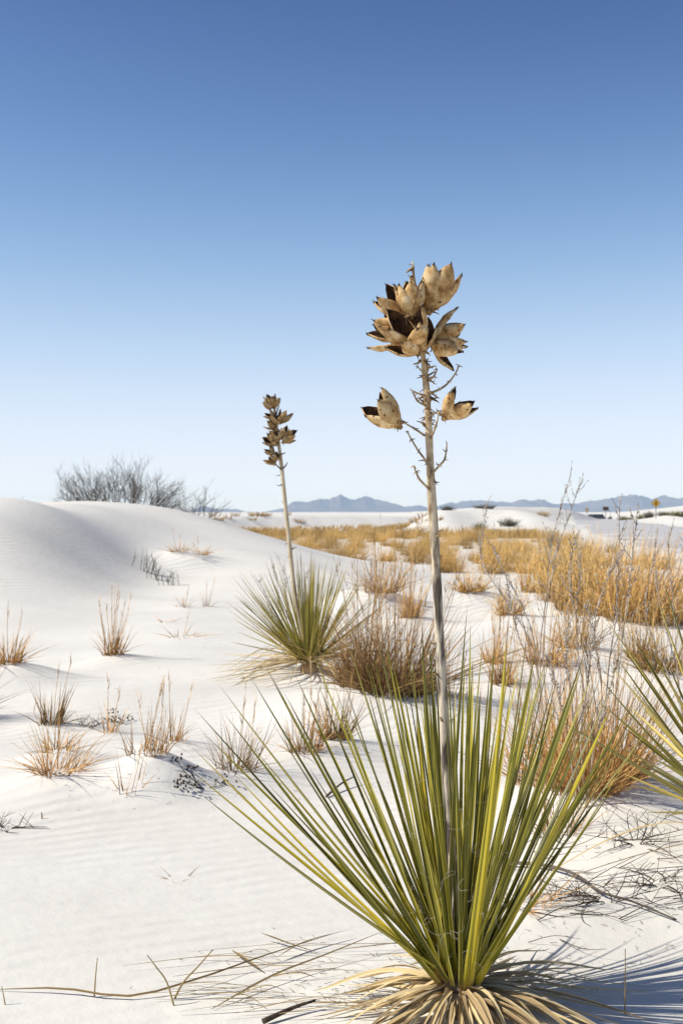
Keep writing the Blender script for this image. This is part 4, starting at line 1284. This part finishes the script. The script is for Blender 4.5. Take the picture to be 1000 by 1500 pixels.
def stick(label, foot, pts, rad, name='dry_stick'):
    x, y = ground(*foot); root = Vector((x, y, gz(x, y)))
    path = crom([Vector((0, 0, -.02))] + [at(a, b, y + d) - root for a, b, d in pts], 4)
    mb = MB(); n = len(path) - 1
    mb.tube(path, [rad * (1 - .55 * i / n) for i in range(n + 1)], 5)
    o = mb.build(name, M['litter']); o.location = root
    tag(o, label, 'stick', 'dry sticks standing in the sand'); return o
stick('single thin stick standing straight up from the sand', (138, 1465), [(140, 1435, 0), (143, 1403, 0)], .0024)
stick('left arm of a pair of crossed sticks in the sand', (258, 1474), [(245, 1440, 0), (230, 1418, 0), (216, 1399, 0)], .0026)
stick('right arm of a pair of crossed sticks in the sand', (250, 1468), [(268, 1440, 0), (290, 1416, .02), (312, 1391, .02)], .0030)
stick('thin upright stem by the dark shadow of the yucca', (914, 1490), [(915, 1440, 0), (915, 1390, 0)], .002)
stick('fine leaning stem left of the crossed sticks', (10, 1475), [(6, 1460, 0), (3, 1445, 0)], .002)
stick('dark upright stub beside the sprawling straw tufts', (62, 1200), [(62, 1195, 0), (61, 1190, 0)], .004)

mb = MB()
dr = random.Random(5)
for i in range(560):
    z_ = dr.random()
    if z_ < .30: px, py = dr.uniform(720, 1000), dr.uniform(1180, 1420)
    elif z_ < .62: px, py = dr.gauss(560, 130), min(1500, 1480 - abs(dr.gauss(0, 45)))
    elif z_ < .9: px, py = dr.uniform(60, 640), dr.uniform(1040, 1190)
    else: px, py = dr.uniform(100, 420), dr.uniform(880, 1020)
    x, y = ground(px, py); a = dr.uniform(0, 6.28); ln = dr.uniform(.004, .022)
    p = Vector((x, y, gz(x, y) + .003)); q = p + Vector((math.cos(a) * ln, math.sin(a) * ln, dr.uniform(0, .006)))
    mb.tube([p, q], [.0009, .0005], 3, cap=False)
o = mb.build('plant_debris', M['darkw']); tag(o, 'tiny bits of dry plant debris scattered over the sand', 'debris', kind='stuff')

# ------------------------------------------------------------------ far shrubs
def far_shrub(label, px, Y, h, wd, material, seed, dy_px=None, group='small shrubs on the far sand', n=110):
    x = (px - 500) / F * Y; r = random.Random(seed)
    e = empty('desert_shrub', (x, Y, gz(x, Y)))
    tag(e, label, 'shrub', group)
    mb = MB()
    for i in range(n):
        az = r.uniform(0, 6.28); inc = r.uniform(0, 1.35)
        d = Vector((math.cos(az) * math.sin(inc) * wd, math.sin(az) * math.sin(inc) * wd, h * math.cos(inc * .8)))
        f = r.uniform(.6, 1.05)
        b = Vector((r.gauss(0, wd * .25), r.gauss(0, wd * .25), -.05))
        tip = b * .8 + d * f
        mb.blade([b, b.lerp(tip, .5) + Vector((r.gauss(0, .05), 0, .05)) * wd, tip], max(.03, Y * .00035))
    o = mb.build('foliage', M[material], e); o['kind'] = 'stuff'
    mb = MB(); mb.tube([(0, 0, -.1), (0, 0, h * .3)], [.04, .02], 5); mb.build('trunk', M['darkw'], e)
SH = [(711, 95, .42, .95, 'shrub', 'dark rounded shrub crowning the far white hummock'), (655, 92, .40, .55, 'shrub', 'dark shrub on the left end of the far hummock'), (744, 88, .62, .8, 'shrub', 'grey shrub on the right flank of the far hummock'),
      (702, 86, .6, .6, 'sage', 'yellow green shrub below the crown of the far hummock'), (722, 84, .5, .55, 'sage', 'green shrub beside the grey one on the far hummock'), (528, 84, .45, .45, 'shrub', 'dark shrub alone before the long far dune'),
      (557, 92, .42, .5, 'sage', 'green tuft shrub right of the dark one before the far dune'), (606, 98, .4, .5, 'shrub', 'grey shrub on low sand left of the hummock'), (617, 80, .35, .35, 'sage', 'small green shrub at the grass edge'),
      (396, 98, .35, .35, 'sage', 'tiny yellow green shrub at the foot of the long far dune'), (640, 82, .3, .4, 'sage', 'low green shrub between the grass edge and the hummock'),
      (912, 165, .55, .8, 'sage', 'low tan shrub on the roadside bank'), (938, 172, .75, .8, 'sage', 'round olive shrub left of the yellow sign'), (950, 168, .85, 1.0, 'shrub', 'brown shrub just left of the yellow sign post'),
      (972, 168, .6, 1.2, 'shrub', 'wide low grey shrub right of the yellow sign post'), (990, 166, .8, 1.2, 'sage', 'tan shrub at the far end of the roadside bank'), (1003, 166, .9, 1.0, 'shrub', 'grey brown shrub ending the roadside bank'),
      (893, 210, .5, .4, 'sage', 'tiny green shrub by the brown sign'), (920, 190, .4, .9, 'shrub', 'low dark shrub halfway along the roadside bank')]
for i, (px, Y, h, wd, m_, lab) in enumerate(SH):
    far_shrub(lab, px, Y, h * 1.25, wd * 1.2, m_, 700 + i, n=170)

# ------------------------------------------------------------------ signs and car by the road
def sign_root(name, label, px, Y, cat='sign'):
    x = (px - 500) / F * Y
    z = gz(x, Y)
    e = empty(name, (x, Y, z)); tag(e, label, cat); return e, z

def diamond_sign():
    Y = 160.0
    e, z = sign_root('warning_sign', 'yellow diamond warning sign with a black walking figure', 960, Y)
    cz_ = at(960, 737, Y).z - z
    mb = MB(); mb.box((0, .03, cz_ / 2 - .1), (.09, .06, cz_ + .2)); mb.build('post', M['post'], e)
    def diamond(s, y, th, m_, name):
        mb = MB(); k = s / math.sqrt(2)
        fr = [mb.vert((a * k, y, cz_ + b * k)) for a, b in ((0, -1), (1, 0), (0, 1), (-1, 0))]
        bk = [mb.vert((a * k, y + th, cz_ + b * k)) for a, b in ((0, -1), (1, 0), (0, 1), (-1, 0))]
        mb.face(fr); mb.face(bk[::-1])
        for i in range(4): mb.face((fr[(i+1) % 4], fr[i], bk[i], bk[(i+1) % 4]))
        return mb.build(name, m_, e, False)
    pl = diamond(.80, -.012, .01, M['black'], 'border')
    diamond(.75, -.030, .014, M['yellow'], 'panel')
    # walking figure
    mb = MB()
    def stroke(a, b, w0, w1):
        a = Vector((a[0], -.036, cz_ + a[1])); b = Vector((b[0], -.036, cz_ + b[1]))
        d = (b - a).normalized(); s = Vector((-d.z, 0, d.x))
        off = Vector((0, .003, 0))
        f = [mb.vert(a - s * w0), mb.vert(a + s * w0), mb.vert(b + s * w1), mb.vert(b - s * w1)]
        g_ = [mb.vert(Vector(mb.v[i]) + off) for i in f]
        mb.face(f); mb.face(g_[::-1])
        for i in range(4): mb.face((f[i], g_[i], g_[(i+1) % 4], f[(i+1) % 4]))
    stroke((0, .10), (-.01, -.06), .075, .06)
    stroke((-.01, -.05), (.09, -.27), .045, .035)
    stroke((-.02, -.05), (-.12, -.26), .045, .035)
    stroke((.05, .11), (.15, -.02), .032, .025)
    stroke((-.05, .11), (-.14, -.03), .032, .025)
    hd = [(.065 * math.cos(i * math.pi / 4) + .01, .21 + .065 * math.sin(i * math.pi / 4)) for i in range(8)]
    f = [mb.vert((a, -.036, cz_ + b)) for a, b in hd]; g_ = [mb.vert((a, -.033, cz_ + b)) for a, b in hd]
    mb.face(f); mb.face(g_[::-1])
    for i in range(8): mb.face((f[i], g_[i], g_[(i+1) % 8], f[(i+1) % 8]))
    mb.build('walking_figure', M['black'], e, False)
diamond_sign()

def panel_sign(name, label, px, py, Y, w, h, m_, trim=True):
    e, z = sign_root(name, label, px, Y)
    c = at(px, py, Y).z - z
    mb = MB(); mb.box((0, .05, (c + h / 2) / 2 - .1), (.10, .08, c + h / 2 + .2)); mb.build('post', M['post'], e)
    mb = MB(); mb.box((0, -.03, c), (w, .05, h)); mb.build('panel', M[m_], e, False)
    if trim:
        mb = MB(); mb.box((0, -.03, c + h / 2 + .06), (w * .96, .06, .12)); mb.build('white_cap', M['white'], e, False)
panel_sign('information_sign', 'dark brown sign board with a white upper edge on a post', 886.5, 745, 215, .96, .66, 'brownsign')
panel_sign('road_sign', 'small plain tan sign on a slim post', 859, 747, 250, .62, .72, 'tansign', False)
def marker():
    e, z = sign_root('marker_post', 'thin roadside marker post near the brown sign', 893, 200, 'post')
    h = at(893, 748, 200).z - z
    mb = MB(); mb.tube([(0, 0, -.2), (0, 0, h)], .035, 6); mb.build('shaft', M['post'], e)
    mb = MB(); mb.tube([(0, 0, h - .02), (0, 0, h + .05), (0, 0, h + .09)], [.05, .05, .02], 6); mb.build('cap', M['post'], e)
    e, z = sign_root('marker_post', 'short pale marker post before the parked car', 846, 190, 'post')
    h = at(846, 757.5, 190).z - z
    mb = MB(); mb.tube([(0, 0, -.2), (0, 0, max(.4, h))], .05, 6); mb.build('shaft', M['tansign'], e)
marker()

def car():
    Y = 235.0; px = 869
    x = (px - 500) / F * Y; z = gz(x, Y)
    e = empty('parked_car', (x, Y, z), R(38)); tag(e, 'dark parked car sunk behind the sand beyond the road bend', 'car')
    Lc, Wc = 4.5, 1.8
    prof = [(-2.25, .35), (-2.25, .85), (-2.1, 1.0), (-1.3, 1.02), (-.9, 1.05), (2.05, 1.08), (2.22, .95), (2.25, .4)]
    mb = MB()
    a = [mb.vert((p, -Wc / 2, q)) for p, q in prof]; b = [mb.vert((p, Wc / 2, q)) for p, q in prof]
    mb.face(a); mb.face(b[::-1])
    for i in range(len(prof)): mb.face((a[i], b[i], b[(i+1) % len(prof)], a[(i+1) % len(prof)]))
    body = mb.build('body', M['carpaint'], e, False)
    cab = [(-1.15, 1.03), (-.55, 1.55), (1.75, 1.58), (2.1, 1.06)]
    mb = MB()
    a = [mb.vert((p, -Wc / 2 + .08 + .12 * (q > 1.3), q)) for p, q in cab]; b = [mb.vert((p, Wc / 2 - .08 - .12 * (q > 1.3), q)) for p, q in cab]
    mb.face(a); mb.face(b[::-1])
    for i in range(4): mb.face((a[i], b[i], b[(i+1) % 4], a[(i+1) % 4]))
    mb.build('window', M['glass'], e, False)
    mb = MB(); mb.box((.6, 0, 1.60), (2.35, 1.36, .06)); mb.build('roof', M['carpaint'], e, False)
    for s in (-1, 1):
        for px_ in (-.45, .55, 1.5):
            mb = MB(); mb.box((px_, s * (Wc / 2 - .12), 1.30), (.08, .08, .56)); mb.build('pillar', M['carpaint'], e, False)
        for wx in (-1.4, 1.4):
            mb = MB(); mb.tube([(wx, s * .70, .34), (wx, s * .93, .34)], .34, 14); w_ = mb.build('wheel', M['rubber'], e)
            mb = MB(); mb.tube([(wx, s * .90, .34), (wx, s * .945, .34)], .19, 10); mb.build('rim', M['post'], w_)
        mb = MB(); mb.box((2.24, s * .7, .85), (.06, .22, .25)); mb.build('tail_lamp', M['lamp'], e, False)
        mb = MB(); mb.box((-2.24, s * .62, .80), (.06, .34, .16)); mb.build('headlight', M['white'], e, False)
car()

# ------------------------------------------------------------------ air
def haze():
    mb = MB(); mb.box((0, 5200, 68), (18000, 10960, 152))
    m = bpy.data.materials.new('haze_air'); m.use_nodes = True
    nt = m.node_tree; nt.nodes.clear()
    o_ = nt.nodes.new('ShaderNodeOutputMaterial'); v = nt.nodes.new('ShaderNodeVolumePrincipled')
    v.inputs['Color'].default_value = (0.50, 0.70, 1.0, 1)
    v.inputs['Absorption Color'].default_value = (0.75, 0.85, 1, 1)
    v.inputs['Density'].default_value = 8.5e-5
    v.inputs['Anisotropy'].default_value = 0.0
    nt.links.new(v.outputs[0], o_.inputs['Volume'])
    o = mb.build('haze', m, None, False)
    tag(o, 'thin blue air haze veiling the far mountains', 'haze', kind='stuff')
haze()
